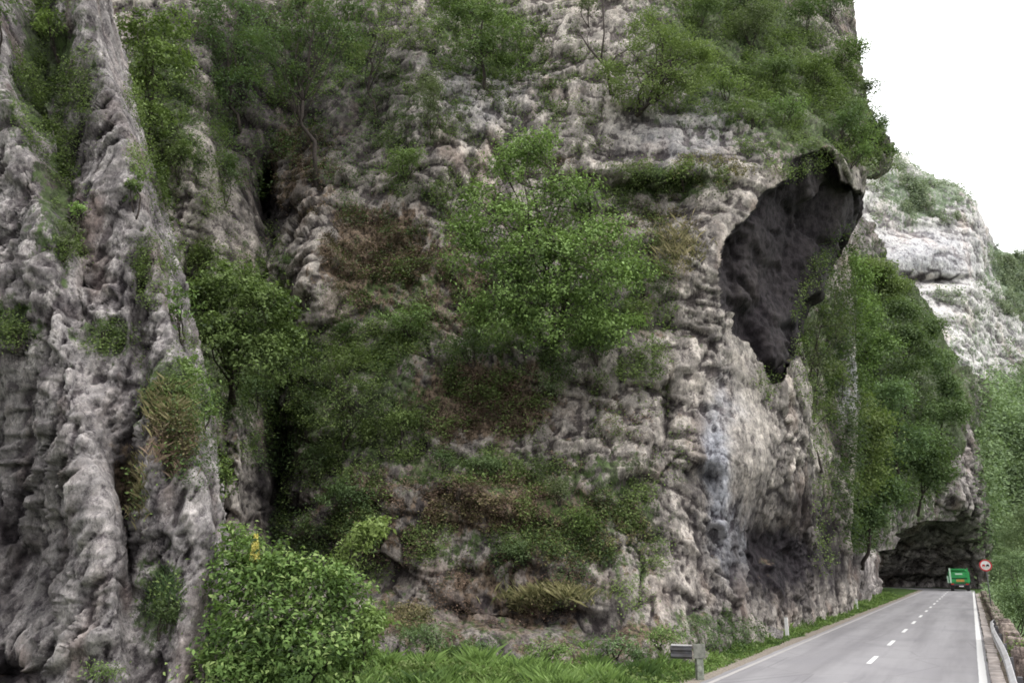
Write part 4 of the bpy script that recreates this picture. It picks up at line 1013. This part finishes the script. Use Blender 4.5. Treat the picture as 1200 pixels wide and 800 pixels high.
# ---- verge grass
def verge():
    n = 90000
    # more blades near the camera
    dd = 15 + 75 * RNG.random(n) ** 2.0
    sv = dd * 1.136; tv = -3.55 - RNG.random(n) * (6.5 + 0 * dd)
    k = np.clip(np.searchsorted(SS, sv), 0, len(SS) - 1)
    q = AX[k] + NR[k] * tv[:, None]
    # nearer verge is wide and runs along to the left
    m = 50000
    q2 = P(RNG.uniform(380, 900, m), 740.0, 1.0); d2 = RNG.uniform(15, 30, m); q2 = (q2[:, :2]) * d2[:, None]
    tt, _ = road_t(q2[:, 0], q2[:, 1]); q2 = q2[tt < -3.5]
    q = np.concatenate([q, q2])
    z = ground_z(q[:, 0], q[:, 1]); p = np.concatenate([q, z[:, None]], 1)
    tt, _ = road_t(q[:, 0], q[:, 1])
    edge = np.clip((-tt - 3.5) / 1.2, 0.25, 1)
    patch = np.clip(0.6 + 0.9 * fbm(p * 0.8, 3, 68), 0.12, 1.4)
    h = (0.10 + 0.24 * RNG.random(len(p))) * edge * patch * 1.45; w = 0.02 + 0.014 * np.clip(q[:, 1] / 25, .6, 3)
    tn = np.clip(0.45 + 0.55 * fbm(p * 0.5, 3, 69) + RNG.normal(size=len(p)) * .17, 0, 1)
    V, Q, T = blades(p, h, w * RNG.uniform(.7, 1.5, len(p)), tn, .5)
    tag(link('verge_grass', np_mesh('verge_grass', V, Q, {'tone': T}), M['grass']), 'green roadside grass between the cliff foot and the road', kind='stuff')
    # broad-leaved weeds and clover in it
    m = RNG.random(len(p)) < 0.16; c = p[m] + np.array([0, 0, 1.0]) * (RNG.random(m.sum()) * .28 * edge[m])[:, None]
    V, Q, T = leaf_quads(c, nrm(RNG.normal(size=c.shape) * .5 + [0, 0, 1]), RNG.uniform(.05, .12, len(c)), np.clip(tn[m] + .1, 0, 1), .7)
    tag(link('verge_weeds', np_mesh('verge_weeds', V, Q, {'tone': T}), M['leaf']), 'broad-leaved weeds mixed into the roadside grass', kind='stuff')
verge()

# ---- river-side undergrowth beyond the parapet
def riverside():
    n = 26000
    sv = 8 + 115 * RNG.random(n) ** 1.5; tv = 4.25 + 16 * RNG.random(n) ** 1.1
    k = np.clip(np.searchsorted(SS, sv), 0, len(SS) - 1); q = AX[k] + NR[k] * tv[:, None]
    z = ground_z(q[:, 0], q[:, 1])
    lump = np.clip(0.7 + 1.1 * fbm(np.concatenate([q * .28, 0 * z[:, None]], 1), 3, 71), 0.05, 2.2)
    top = -0.5 + 1.3 * lump * np.clip((tv - 4.2) / 3.0, 0.2, 2.2)
    zz = z + (np.maximum(top - z, 0.3)) * RNG.random(n) ** .35
    c = np.concatenate([q, zz[:, None]], 1)
    j = np.repeat(np.arange(n), 6); m = len(j); sk = np.clip(q[:, 1] / 35, .5, 3)
    cc = c[j] + RNG.normal(size=(m, 3)) * .16 * sk[j, None]
    tn = np.clip(.5 + .6 * fbm(c * .6, 2, 72)[j] + RNG.normal(size=m) * .15, 0, 1)
    V, Q, T = leaf_quads(cc, nrm(RNG.normal(size=(m, 3)) * .6 + [0, -.2, .9]), .10 * sk[j] * RNG.uniform(.6, 1.4, m), tn, .6)
    tag(link('riverside_undergrowth', np_mesh('riverside_undergrowth', V, Q, {'tone': T}), M['leaf_far']), 'rank green undergrowth sloping down to the river behind the parapet', kind='stuff')
riverside()

# ---- individual trees
tree((648, 402), [(612, 195, 48, 34, 0), (570, 240, 42, 32, .3), (545, 290, 34, 36, .2), (600, 265, 52, 32, .9), (665, 235, 50, 34, .3), (640, 300, 56, 34, 1.1), (700, 285, 50, 32, .7), (735, 325, 36, 28, .3), (585, 330, 48, 34, .8), (690, 330, 50, 30, 1.0), (640, 388, 70, 24, .3), (580, 372, 44, 26, .2), (715, 385, 44, 22, .2), (650, 355, 60, 28, .6), (630, 172, 26, 20, 0)],
     'large spreading bright green tree rooted on the middle ledge of the buttress', mat='leaf_bright', leaf=0.125, n=46000, r0=0.17, nl=46, fw=2.0, forks=4, clump=.5, gap=.38, tone=(0.1, .95))
tree((745, 128), [(770, 60, 46, 36), (720, 90, 30, 26), (805, 75, 40, 36, .2), (745, 110, 40, 20, .3), (790, 105, 44, 24, .3), (760, 30, 28, 20)],
     'light green tree with exposed dark branches on top of the buttress', mat='leaf', leaf=0.12, n=12000, r0=0.13, nl=34, fw=1.2, forks=3, clump=.45, gap=.3, tone=(.35, .95))
tree((275, 470), [(265, 345, 48, 40), (310, 370, 40, 42, .4), (250, 400, 40, 40, .6), (300, 425, 46, 34, .5), (335, 405, 26, 30), (240, 355, 30, 30)],
     'broad leafy tree filling the gully between the ridge and the buttress', mat='leaf', leaf=0.14, n=15000, r0=0.14, nl=26, fw=2.4, forks=2, clump=.4, gap=.3, tone=(.05, .85))
tree((391, 535), [(395, 430, 50, 26), (425, 470, 46, 28, .3), (375, 480, 40, 28, .3), (455, 495, 36, 24), (400, 500, 44, 20, .4), (365, 445, 26, 20)],
     'slender dark-stemmed tree standing upright in the lower gully', mat='leaf', leaf=0.10, n=9500, r0=0.07, nl=26, fw=.6, clump=.34, gap=.5, tone=(0, .6))
tree((372, 215), [(365, 18, 60, 30), (330, 50, 40, 28, .3), (400, 50, 34, 28, .3), (420, 20, 34, 24), (345, 95, 26, 22)],
     'tall thin dark-trunked tree high above the shaded cave hollow', mat='leaf_dark', leaf=0.14, n=8000, r0=0.12, nl=24, fw=1.0, clump=.5, gap=.4)
tree((442, 140), [(445, 45, 32, 14), (420, 60, 24, 12), (455, 10, 34, 18)],
     'thin tree with a light spray of leaves left of the central pinnacle', mat='leaf', leaf=0.12, n=2600, r0=0.08, nl=12, fw=1.0, clump=.4, gap=.3, tone=(.35, .95))
tree((282, 150), [(270, 20, 50, 34), (240, 60, 30, 36), (300, 60, 30, 30), (275, 100, 30, 24)],
     'dark bushy tree at the top of the frame above the gully', mat='leaf_dark', leaf=0.14, n=8500, r0=0.11, nl=18, fw=1.2, clump=.5, gap=.3)
tree((575, 105), [(560, 20, 44, 26), (600, 40, 34, 26, .3), (560, 60, 36, 24, .3), (600, 75, 26, 18), (530, 10, 30, 22)],
     'dense dark green tree with yellowish leaf tips at the top centre', mat='leaf', leaf=0.13, n=10000, r0=0.11, nl=20, fw=1.0, clump=.42, gap=.25, tone=(0, .75))
tree((180, 190), [(165, 40, 40, 34), (195, 75, 34, 36, .3), (160, 100, 26, 34, .3), (200, 30, 30, 30), (180, 140, 24, 26)],
     'pale leafed tree with yellow-green leaves behind the near ridge', mat='leaf_bright', leaf=0.17, n=6500, r0=0.10, nl=18, fw=2.0, clump=.45, gap=.35, tone=(.1, .85))
tree((962, 545), [(960, 440, 22, 34), (975, 390, 24, 30), (950, 370, 20, 24), (965, 480, 26, 16), (955, 330, 18, 20), (985, 330, 14, 26)],
     'small leaning thin-stemmed tree on the streaked wall', mat='leaf_grey', leaf=0.14, n=3600, r0=0.09, nl=22, fw=.8, clump=.5, gap=.5, tone=(.1, .8))
# trees over the road: front rank to back rank
RT = [
 ((1000, 600), [(1005, 500, 22, 36), (1025, 540, 24, 30), (1000, 565, 20, 30), (1030, 500, 18, 24)], 'lowest tree leaning over the rock bench beside the road', 'leaf', 66),
 ((1010, 660), [(1015, 600, 26, 26), (1040, 575, 20, 20), (998, 620, 14, 20)], 'dark shrub-like tree drooping over the low rock bench', 'leaf_dark', 68),
 ((985, 420), [(990, 300, 26, 30), (975, 340, 22, 30), (1005, 340, 24, 28), (985, 375, 24, 26)], 'light feathery tree just below the tip of the dark overhang', 'leaf_bright', 70),
 ((1015, 470), [(1020, 370, 30, 30), (1000, 410, 28, 30), (1035, 410, 26, 26), (1010, 450, 30, 24)], 'round green tree left of centre in the wooded slope', 'leaf', 76),
 ((1060, 480), [(1060, 372, 26, 22), (1085, 395, 26, 24), (1050, 405, 26, 26), (1075, 425, 26, 22)], 'highest tree on the wooded slope, topping the skyline of the wood', 'leaf_cool', 88),
 ((1050, 560), [(1055, 470, 30, 28), (1030, 490, 24, 26), (1070, 505, 24, 24), (1050, 530, 26, 22)], 'dense tree in the middle of the wooded slope', 'leaf_cool', 82),
 ((1075, 600), [(1080, 540, 26, 28), (1100, 560, 16, 20), (1060, 575, 22, 20), (1090, 510, 16, 20)], 'dark tree directly above the far rock hollow', 'leaf_dark', 92),
 ((1105, 520), [(1105, 440, 20, 26), (1120, 465, 14, 22), (1098, 480, 18, 22), (1125, 490, 12, 20)], 'rightmost tree on the slope beside the pale rock pillar', 'leaf_cool', 100),
 ((1030, 340), [(1028, 325, 22, 20), (1045, 345, 18, 18), (1015, 310, 18, 20)], 'small tree at the upper left shoulder of the wooded slope', 'leaf', 90),
 ((1140, 600), [(1145, 510, 16, 40), (1160, 560, 16, 44), (1150, 600, 12, 34)], 'bushy tree rising behind the far rock buttress', 'leaf_far', 140),
]
for bp, bl, lb, mt, d in RT:
    tree(bp, [(x_ + RNG.uniform(-.6, .6) * rx_, y_ + RNG.uniform(-.6, .6) * ry_, rx_ * RNG.uniform(.4, .75), ry_ * RNG.uniform(.35, .6), RNG.uniform(-1, 1.5)) for (x_, y_, rx_, ry_) in bl for _ in range(3)], lb, mat=mt, leaf=0.24 * (d / 70) ** .5, n=10000, r0=0.16, nl=16, d=d, fw=2.2, clump=.95, gap=.3, group='trees on the slope over the road', tone=(0.12, 1.0))

# crest of the buttress
for (px, py, rx, ry, lb, mt, dn) in [
    (880, 55, 46, 30, 'broad grey-green bush high on the upper slope of the buttress', 'leaf_grey', 1),
    (945, 35, 32, 26, 'dark bush at the skyline near the top edge of the picture', 'leaf_dark', 1),
    (850, 115, 34, 16, 'bright low bush on the lip above the pale rock face', 'leaf_bright', 1),
    (905, 100, 36, 20, 'rounded green bush midway down the wooded crest', 'leaf_cool', 1),
    (955, 105, 32, 24, 'bushy green shrub overhanging the skyline of the crest', 'leaf', 1),
    (920, 145, 30, 16, 'low green bush on the brow above the dark overhang', 'leaf', 1),
    (985, 165, 30, 24, 'shrub growing at the shoulder above the overhang tip', 'leaf_cool', 1),
    (996, 196, 18, 14, 'outermost small shrub hanging beyond the overhang tip', 'leaf', 1),
    (993, 150, 26, 22, 'small skyline shrub just above the shoulder bush', 'leaf_grey', 1),
    (972, 26, 34, 28, 'skyline bush at the upper right corner of the crest', 'leaf_cool', 1),
    (986, 84, 32, 28, 'leafy skyline bush halfway down the crest edge', 'leaf', 1),
    (997, 182, 26, 22, 'bushy shrub on the sky side of the crest above the overhang tip', 'leaf', 1),
    (870, 20, 40, 26, 'dark bush among the top bushes above the branching tree', 'leaf_dark', 1),
    (1016, 160, 20, 16, 'outer bush on the mossy shoulder, second from its tip', 'leaf_cool', 1),
    (1028, 192, 15, 12, 'last bush at the tip of the mossy shoulder', 'leaf', 1),
    (1002, 122, 18, 15, 'upper bush on the mossy shoulder against the sky', 'leaf_grey', 1),
    (820, 30, 36, 24, 'green bush behind the branching tree on the buttress top', 'leaf_cool', 1),
    (690, 30, 22, 24, 'loose pale bush growing from the white rock at the top', 'leaf_grey', .6),
    (880, 150, 16, 10, 'little bluish bush tucked on the pale rock lip', 'leaf_grey', .9),
    (800, 222, 30, 9, 'flat green bush on the grassy shelf below the pale slab', 'leaf', .8)]:
    bush(px, py, rx, ry, lb, mt, leaf=.13, dens=dn, fw=.5, clump=.4, lean=(15 if px > 970 else 0))

bush(475, 215, 36, 20, 'bright feathery bush with a dark stem on a ledge below the pinnacle', 'leaf', leaf=.11, dens=1.1, fw=.8)
bush(505, 160, 26, 55, 'tall airy grey-green shrub in front of the central pinnacle', 'leaf_grey', leaf=.09, dens=.5, fw=.4)
bush(405, 402, 22, 14, 'compact dark green shrub at the foot of the white rock tongue', 'leaf_dark', leaf=.1)
bush(604, 662, 22, 17, 'small round blue-green bush alone on the lower rocks', 'leaf_cool', leaf=.075, dens=1.4, fw=.4)
bush(682, 632, 26, 22, 'bright green bush beside the straw grass on the lower buttress', 'leaf_bright', leaf=.08, dens=1.0, fw=.3, tone=(0, .6))
bush(655, 590, 24, 20, 'thin olive shrub just above the bright green bush', 'leaf_grey', leaf=.08, dens=.6)
bush(560, 556, 46, 12, 'long low dark bush on the shelf above the dry bracken', 'leaf_cool', leaf=.09)
bush(520, 548, 16, 12, 'dark bush at the left end of the bracken shelf', 'leaf_dark', leaf=.09)
bush(650, 470, 34, 26, 'grey-green bush under the big spreading tree', 'leaf_grey', leaf=.09, dens=.7)
bush(480, 400, 44, 26, 'yellowish green bush left of the big spreading tree', 'leaf', leaf=.10, dens=.8)
bush(555, 430, 40, 26, 'dark bush beneath the left side of the big spreading tree', 'leaf_dark', leaf=.10, dens=.8)
bush(700, 425, 34, 24, 'dark bush beneath the right side of the big spreading tree', 'leaf_dark', leaf=.10, dens=.8)
bush(750, 385, 24, 24, 'loose light green bush at the right foot of the big tree', 'leaf', leaf=.10, dens=.7)
bush(470, 520, 30, 24, 'mid green bush right of the slender dark-stemmed tree', 'leaf', leaf=.1, dens=.8)
bush(410, 610, 40, 30, 'very dark bush in the shadow right of the black crevice', 'leaf_dark', leaf=.1, dens=.9)
bush(370, 560, 26, 24, 'dark leafy shrub at the mouth of the black crevice', 'leaf_dark', leaf=.1, dens=.8)
bush(240, 330, 22, 34, 'green shrub squeezed between two pale rock pillars', 'leaf', leaf=.1, dens=.8)
bush(265, 240, 18, 40, 'narrow dark shrub climbing beside the tall rock pillar', 'leaf_dark', leaf=.1, dens=.7)
bush(225, 470, 26, 30, 'mid green bush under the broad gully tree', 'leaf', leaf=.1, dens=.9, fw=.5)
bush(345, 425, 26, 26, 'leafy bush between the gully tree and the white rock tongue', 'leaf', leaf=.1, dens=.9, fw=.5)
bush(300, 480, 30, 26, 'dark leafy bush on top of the grey pillar in the gully', 'leaf_cool', leaf=.1, dens=.9, fw=.6)
bush(215, 400, 20, 36, 'hanging green bush where the near ridge meets the gully', 'leaf', leaf=.1, dens=.8, fw=.5)
bush(210, 215, 18, 34, 'hanging bush left of the tall pale pillar', 'leaf', leaf=.1, dens=.8, fw=.4)
bush(340, 330, 16, 20, 'small dark shrub below the cave slot', 'leaf_dark', leaf=.1, dens=.7)
bush(1, 60, 46, 45, 'black-green bush hanging over the top left corner', 'leaf_dark', leaf=.10, dens=1, fw=.8)
bush(70, 70, 22, 30, 'bright yellow-green sprig beside the top left dark bush', 'leaf_bright', leaf=.10, dens=.7, fw=.6)
bush(95, 262, 14, 13, 'tiny yellow-green sprig in the groove of the near ridge', 'leaf_bright', leaf=.07, dens=1.2, fw=.2, tone=(.4, .9))
bush(75, 300, 24, 26, 'grey-green scrub bush in the groove of the near ridge', 'leaf_grey', leaf=.06, dens=.5, fw=.2)
bush(160, 250, 14, 34, 'light green climbing shrub along the upper edge of the near ridge', 'leaf', leaf=.08, dens=.7)
bush(20, 405, 22, 14, 'low green cushion on the far left rock ledge', 'leaf', leaf=.05, dens=.8, fw=.1)
bush(120, 400, 22, 12, 'sparse grey-green cushion on the near ridge face', 'leaf_grey', leaf=.05, dens=.5, fw=.1)
bush(235, 510, 24, 40, 'bright drooping shrub along the right edge of the near ridge', 'leaf_bright', leaf=.085, dens=.8, fw=.2, tone=(0, .7), d=18.5)
bush(262, 600, 20, 34, 'yellow-green shrub below the drooping one at the ridge edge', 'leaf_bright', leaf=.085, dens=.7, fw=.2, tone=(0, .7), d=19)
bush(190, 745, 22, 26, 'dark shrub low down in the cleft of the near ridge', 'leaf_dark', leaf=.05, dens=.7, fw=.1)
bush(120, 800, 26, 14, 'small green weed clump at the bottom of the near ridge', 'leaf', leaf=.05, dens=.8, fw=.1)
bush(984, 470, 16, 30, 'hanging bush at the outer edge of the streaked wall', 'leaf', leaf=.14, dens=.8, d=54, clump=.4)
bush(988, 610, 16, 30, 'lower hanging bush where the streaked wall meets the rock bench', 'leaf_cool', leaf=.14, dens=.9, d=56, clump=.4)
bush(940, 420, 14, 24, 'small bush growing out under the overhang tip', 'leaf', leaf=.12, dens=.7, clump=.3)
# foot of the buttress
for (px, py, rx, ry, lb, mt) in [(500, 765, 40, 18, 'dark green bush at the cliff foot right of the big bright bush', 'leaf_cool'), (560, 772, 36, 12, 'low dark bush at the cliff foot under the brown rocks', 'leaf_dark'),
                                  (720, 765, 30, 12, 'low green bush at the cliff foot in the verge', 'leaf_cool'), (775, 758, 26, 14, 'leafy bush at the cliff foot behind the guardrail stub', 'leaf'),
                                  (640, 770, 34, 10, 'ankle-high weed clump at the cliff foot below the dry grass', 'leaf'), (745, 775, 16, 10, 'small dark clump left of the leafy cliff-foot bush', 'leaf_dark')]:
    bush(px, py, rx, ry, lb, mt, leaf=.075, dens=1, fw=.6)

# big bush at the lower left, with light leaf tips and a yellow flower spike
BD = 16.5
def near_bush():
    bp = P(330, 855, BD); bp[2] = float(ground_z(bp[None, 0], bp[None, 1], False)[0]); k = px2m(BD)
    e = empty('bush', bp); B = []
    for (px, py, rx, ry, o) in [(290, 680, 50, 46, .2), (340, 690, 54, 44, .3), (390, 730, 52, 42, .3), (300, 750, 60, 50, .7), (360, 780, 70, 46, .8), (275, 640, 28, 26, 0), (420, 760, 26, 30, 0), (270, 790, 50, 40, .9), (400, 690, 30, 26, .2)]:
        q = P(px, py, BD - o) - bp; B.append((*q, rx * k, (rx + ry) / 2 * k * .7, ry * k))
    me, cc = crown_mesh('foliage', B, .105, 19000, .26, 16, .5, .48, .35, (.0, 1.0), .6, .28)
    link('foliage', me, M['leaf_near'], e)
    woody('stem', (0, 0, 0), cc, .05, 26, e, 4, z0=-.1)
    tag(e, 'large bright green leafy bush in the bottom left foreground', 'bush')
    f = P(298, 655, BD - .4); fe = empty('flower_spike', f)
    n = 420; hz = RNG.random(n); a = RNG.uniform(0, 6.28, n); r = .09 * (1 - hz * .75)
    c = np.stack([np.cos(a) * r, np.sin(a) * r, hz * .5 - .05], -1)
    V, Q, T = leaf_quads(c, nrm(c * [1, 1, 0] + [0, 0, .03] + RNG.normal(size=c.shape) * .05), RNG.uniform(.03, .07, n), RNG.random(n), .8)
    link('petals', np_mesh('petals', V, Q, {'tone': T}), M['yellow'], fe)
    m2 = MB(); m2.tube([(0, .02, -.9), (.03, 0, -.3), (0, 0, .58)], [.012, .01, .004], 6); m2.build('stalk', M['leaf'], fe)
    tag(fe, 'yellow flower spike standing up from the big foreground bush', 'flower')
near_bush()
# pale arching spray right of it
def spray(px0, py0, px1, py1, d, label, rad=15, n=1500):
    bp = P(px0, py0, d); e = empty('shrub', bp)
    B = []
    for t_ in np.linspace(0.15, 1, 6):
        q = P(px0 + (px1 - px0) * t_, py0 + (py1 - py0) * t_ - 10 * math.sin(math.pi * t_), d - .3 * t_) - bp; k = px2m(d)
        B.append((*q, rad * k, rad * k, rad * .75 * k))
    me, cc = crown_mesh('foliage', B, .10, n, .18, 12, .5, .45, .3, (.35, 1.0), .6, .1)
    link('foliage', me, M['leaf_bright'], e); woody('stem', (0, 0, 0), cc, .03, 10, e, 2, z0=-.2)
    tag(e, label, 'shrub')
spray(385, 690, 440, 618, 17.0, 'pale arching leafy spray reaching right above the foreground bush', 17)
spray(412, 790, 436, 725, 16.2, 'pale tipped leafy spray at the right side of the foreground bush', 16, 1600)

# tufts
tuft(195, 478, 24, 22, 'green and straw grass tuft hanging on the middle of the near ridge', 'drygrass', 1500, h=.22)
tuft(203, 530, 22, 24, 'brown withered grass tuft below the green one on the near ridge', 'dry', 1500, h=.16)
tuft(160, 575, 12, 40, 'narrow olive grass tuft in the crack of the near ridge', 'drygrass', 900, h=.18)
tuft(190, 700, 22, 30, 'dark grass tuft low on the near ridge', 'leaf_dark', 1300, h=.13)
tuft(790, 290, 30, 26, 'dry grass patch on the pale rock left of the dark overhang', 'drygrass', 900, h=.4)
tuft(640, 702, 46, 8, 'straw-coloured grass fringe above the lower dark hollow', 'drygrass', 1300, h=.4)

# river side bushes
for i, (px, py, rx, ry, d, lb, mt) in enumerate([
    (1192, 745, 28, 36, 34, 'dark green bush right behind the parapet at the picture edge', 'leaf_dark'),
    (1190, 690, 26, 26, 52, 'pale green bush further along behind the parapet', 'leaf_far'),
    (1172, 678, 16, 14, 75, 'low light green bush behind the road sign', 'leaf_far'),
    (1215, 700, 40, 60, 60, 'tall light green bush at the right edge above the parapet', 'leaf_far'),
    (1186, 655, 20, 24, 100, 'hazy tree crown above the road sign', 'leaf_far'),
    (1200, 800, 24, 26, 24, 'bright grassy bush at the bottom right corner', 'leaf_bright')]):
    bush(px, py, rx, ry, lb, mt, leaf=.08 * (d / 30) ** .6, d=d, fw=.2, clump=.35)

# dead branch on the skyline rock
def dead():
    bp, d = hit1(716, 112); e = empty('dead_tree', bp); mb = MB(); k = px2m(d) 
    def q(px, py, o=0.6): return P(px, py, d - o) - bp
    mb.tube([q(716, 112, 0), q(712, 80), q(704, 72), q(690, 56), q(676, 34)], [.09, .075, .06, .045, .02], 7)
    mb.tube([q(712, 80), q(722, 66), q(736, 58)], [.06, .045, .02], 6)
    mb.tube([q(704, 72), q(708, 40), q(706, 0), q(708, -30)], [.05, .045, .035, .02], 6)
    mb.tube([q(690, 56), q(688, 44), q(694, 30)], [.03, .02, .01], 5); mb.tube([q(682, 43), q(672, 40), q(668, 30)], [.025, .018, .008], 5)
    mb.build('branches', M['bark'], e, True)
    tag(e, 'bare dark forked branch sticking out beside the light green top tree', 'dead tree')
dead()

# fallen rocks at the foot of the cliff
M['stone2'] = M['rock']
for i, (px, py, s_, lb) in enumerate([(905, 742, .3, 'grey stone lying under the dark undercut wall')]):
    bp, d = hit1(px, py)
    V, Fs = rough_block(1, .8, .75, 90 + i); V = V + nrm(V) * (0.25 * facets(V * 1.1 + i * 9, i)[0])[:, None]
    z0 = np.zeros(len(V)); at = {k: z0 for k in ('soil', 'painted_shade', 'blue', 'cav', 'moss')}; at['lit'] = z0 + .4
    o = link('boulder', np_mesh('boulder', V, Fs, at), M['rock_near']); o.location = tuple(bp - np.array([0, .25, .05])); o.scale = (s_,) * 3; o.rotation_euler = RNG.uniform(-.6, .6, 3)
    tag(o, lb, 'boulder')

# ------------------------------------------------------------------ light, world, camera
w = bpy.data.worlds.new('World'); SC.world = w; w.use_nodes = True; nt = w.node_tree; nt.nodes.clear()
out = nt.nodes.new('ShaderNodeOutputWorld'); bg = nt.nodes.new('ShaderNodeBackground'); sky = nt.nodes.new('ShaderNodeTexSky')
SUN_EL, SUN_ROT = math.radians(58), math.radians(125)
sky.sky_type = 'NISHITA'; sky.sun_disc = False; sky.sun_elevation = SUN_EL; sky.sun_rotation = SUN_ROT; sky.dust_density = 4; sky.air_density = 1.5
hs = nt.nodes.new('ShaderNodeHueSaturation'); hs.inputs['Saturation'].default_value = 0.12
nt.links.new(sky.outputs[0], hs.inputs['Color'])
mx = nt.nodes.new('ShaderNodeMix'); mx.data_type = 'RGBA'; mx.inputs[0].default_value = 0.82
nt.links.new(hs.outputs[0], mx.inputs[6]); mx.inputs[7].default_value = (19.3, 19.5, 19.8, 1)        # even cloud cover over the clear-sky model
nt.links.new(mx.outputs[2], bg.inputs[0]); bg.inputs[1].default_value = 0.14
nt.links.new(bg.outputs[0], out.inputs[0])
sd = bpy.data.lights.new('Sun', 'SUN'); sd.energy = 2.0; sd.angle = math.radians(22); sd.color = (1, 0.97, 0.93)
so = bpy.data.objects.new('Sun', sd); COL.objects.link(so)
dirv = Vector((math.sin(SUN_ROT) * math.cos(SUN_EL), math.cos(SUN_ROT) * math.cos(SUN_EL), math.sin(SUN_EL)))
so.rotation_euler = dirv.to_track_quat('Z', 'Y').to_euler()

cd = bpy.data.cameras.new('Camera'); co = bpy.data.objects.new('Camera', cd); COL.objects.link(co)
cd.sensor_width = 36; cd.lens = 30; cd.clip_start = .1; cd.clip_end = 4000
co.location = tuple(CAM); co.rotation_euler = (math.pi / 2 + TH, 0, 0)
SC.camera = co
SC.view_settings.view_transform = 'Standard'; SC.view_settings.look = 'None'; SC.view_settings.exposure = 0
SC.cycles.filter_width = 1.75
SC.cycles.max_bounces = 6; SC.cycles.diffuse_bounces = 3; SC.cycles.glossy_bounces = 2; SC.cycles.transmission_bounces = 3; SC.cycles.transparent_max_bounces = 4
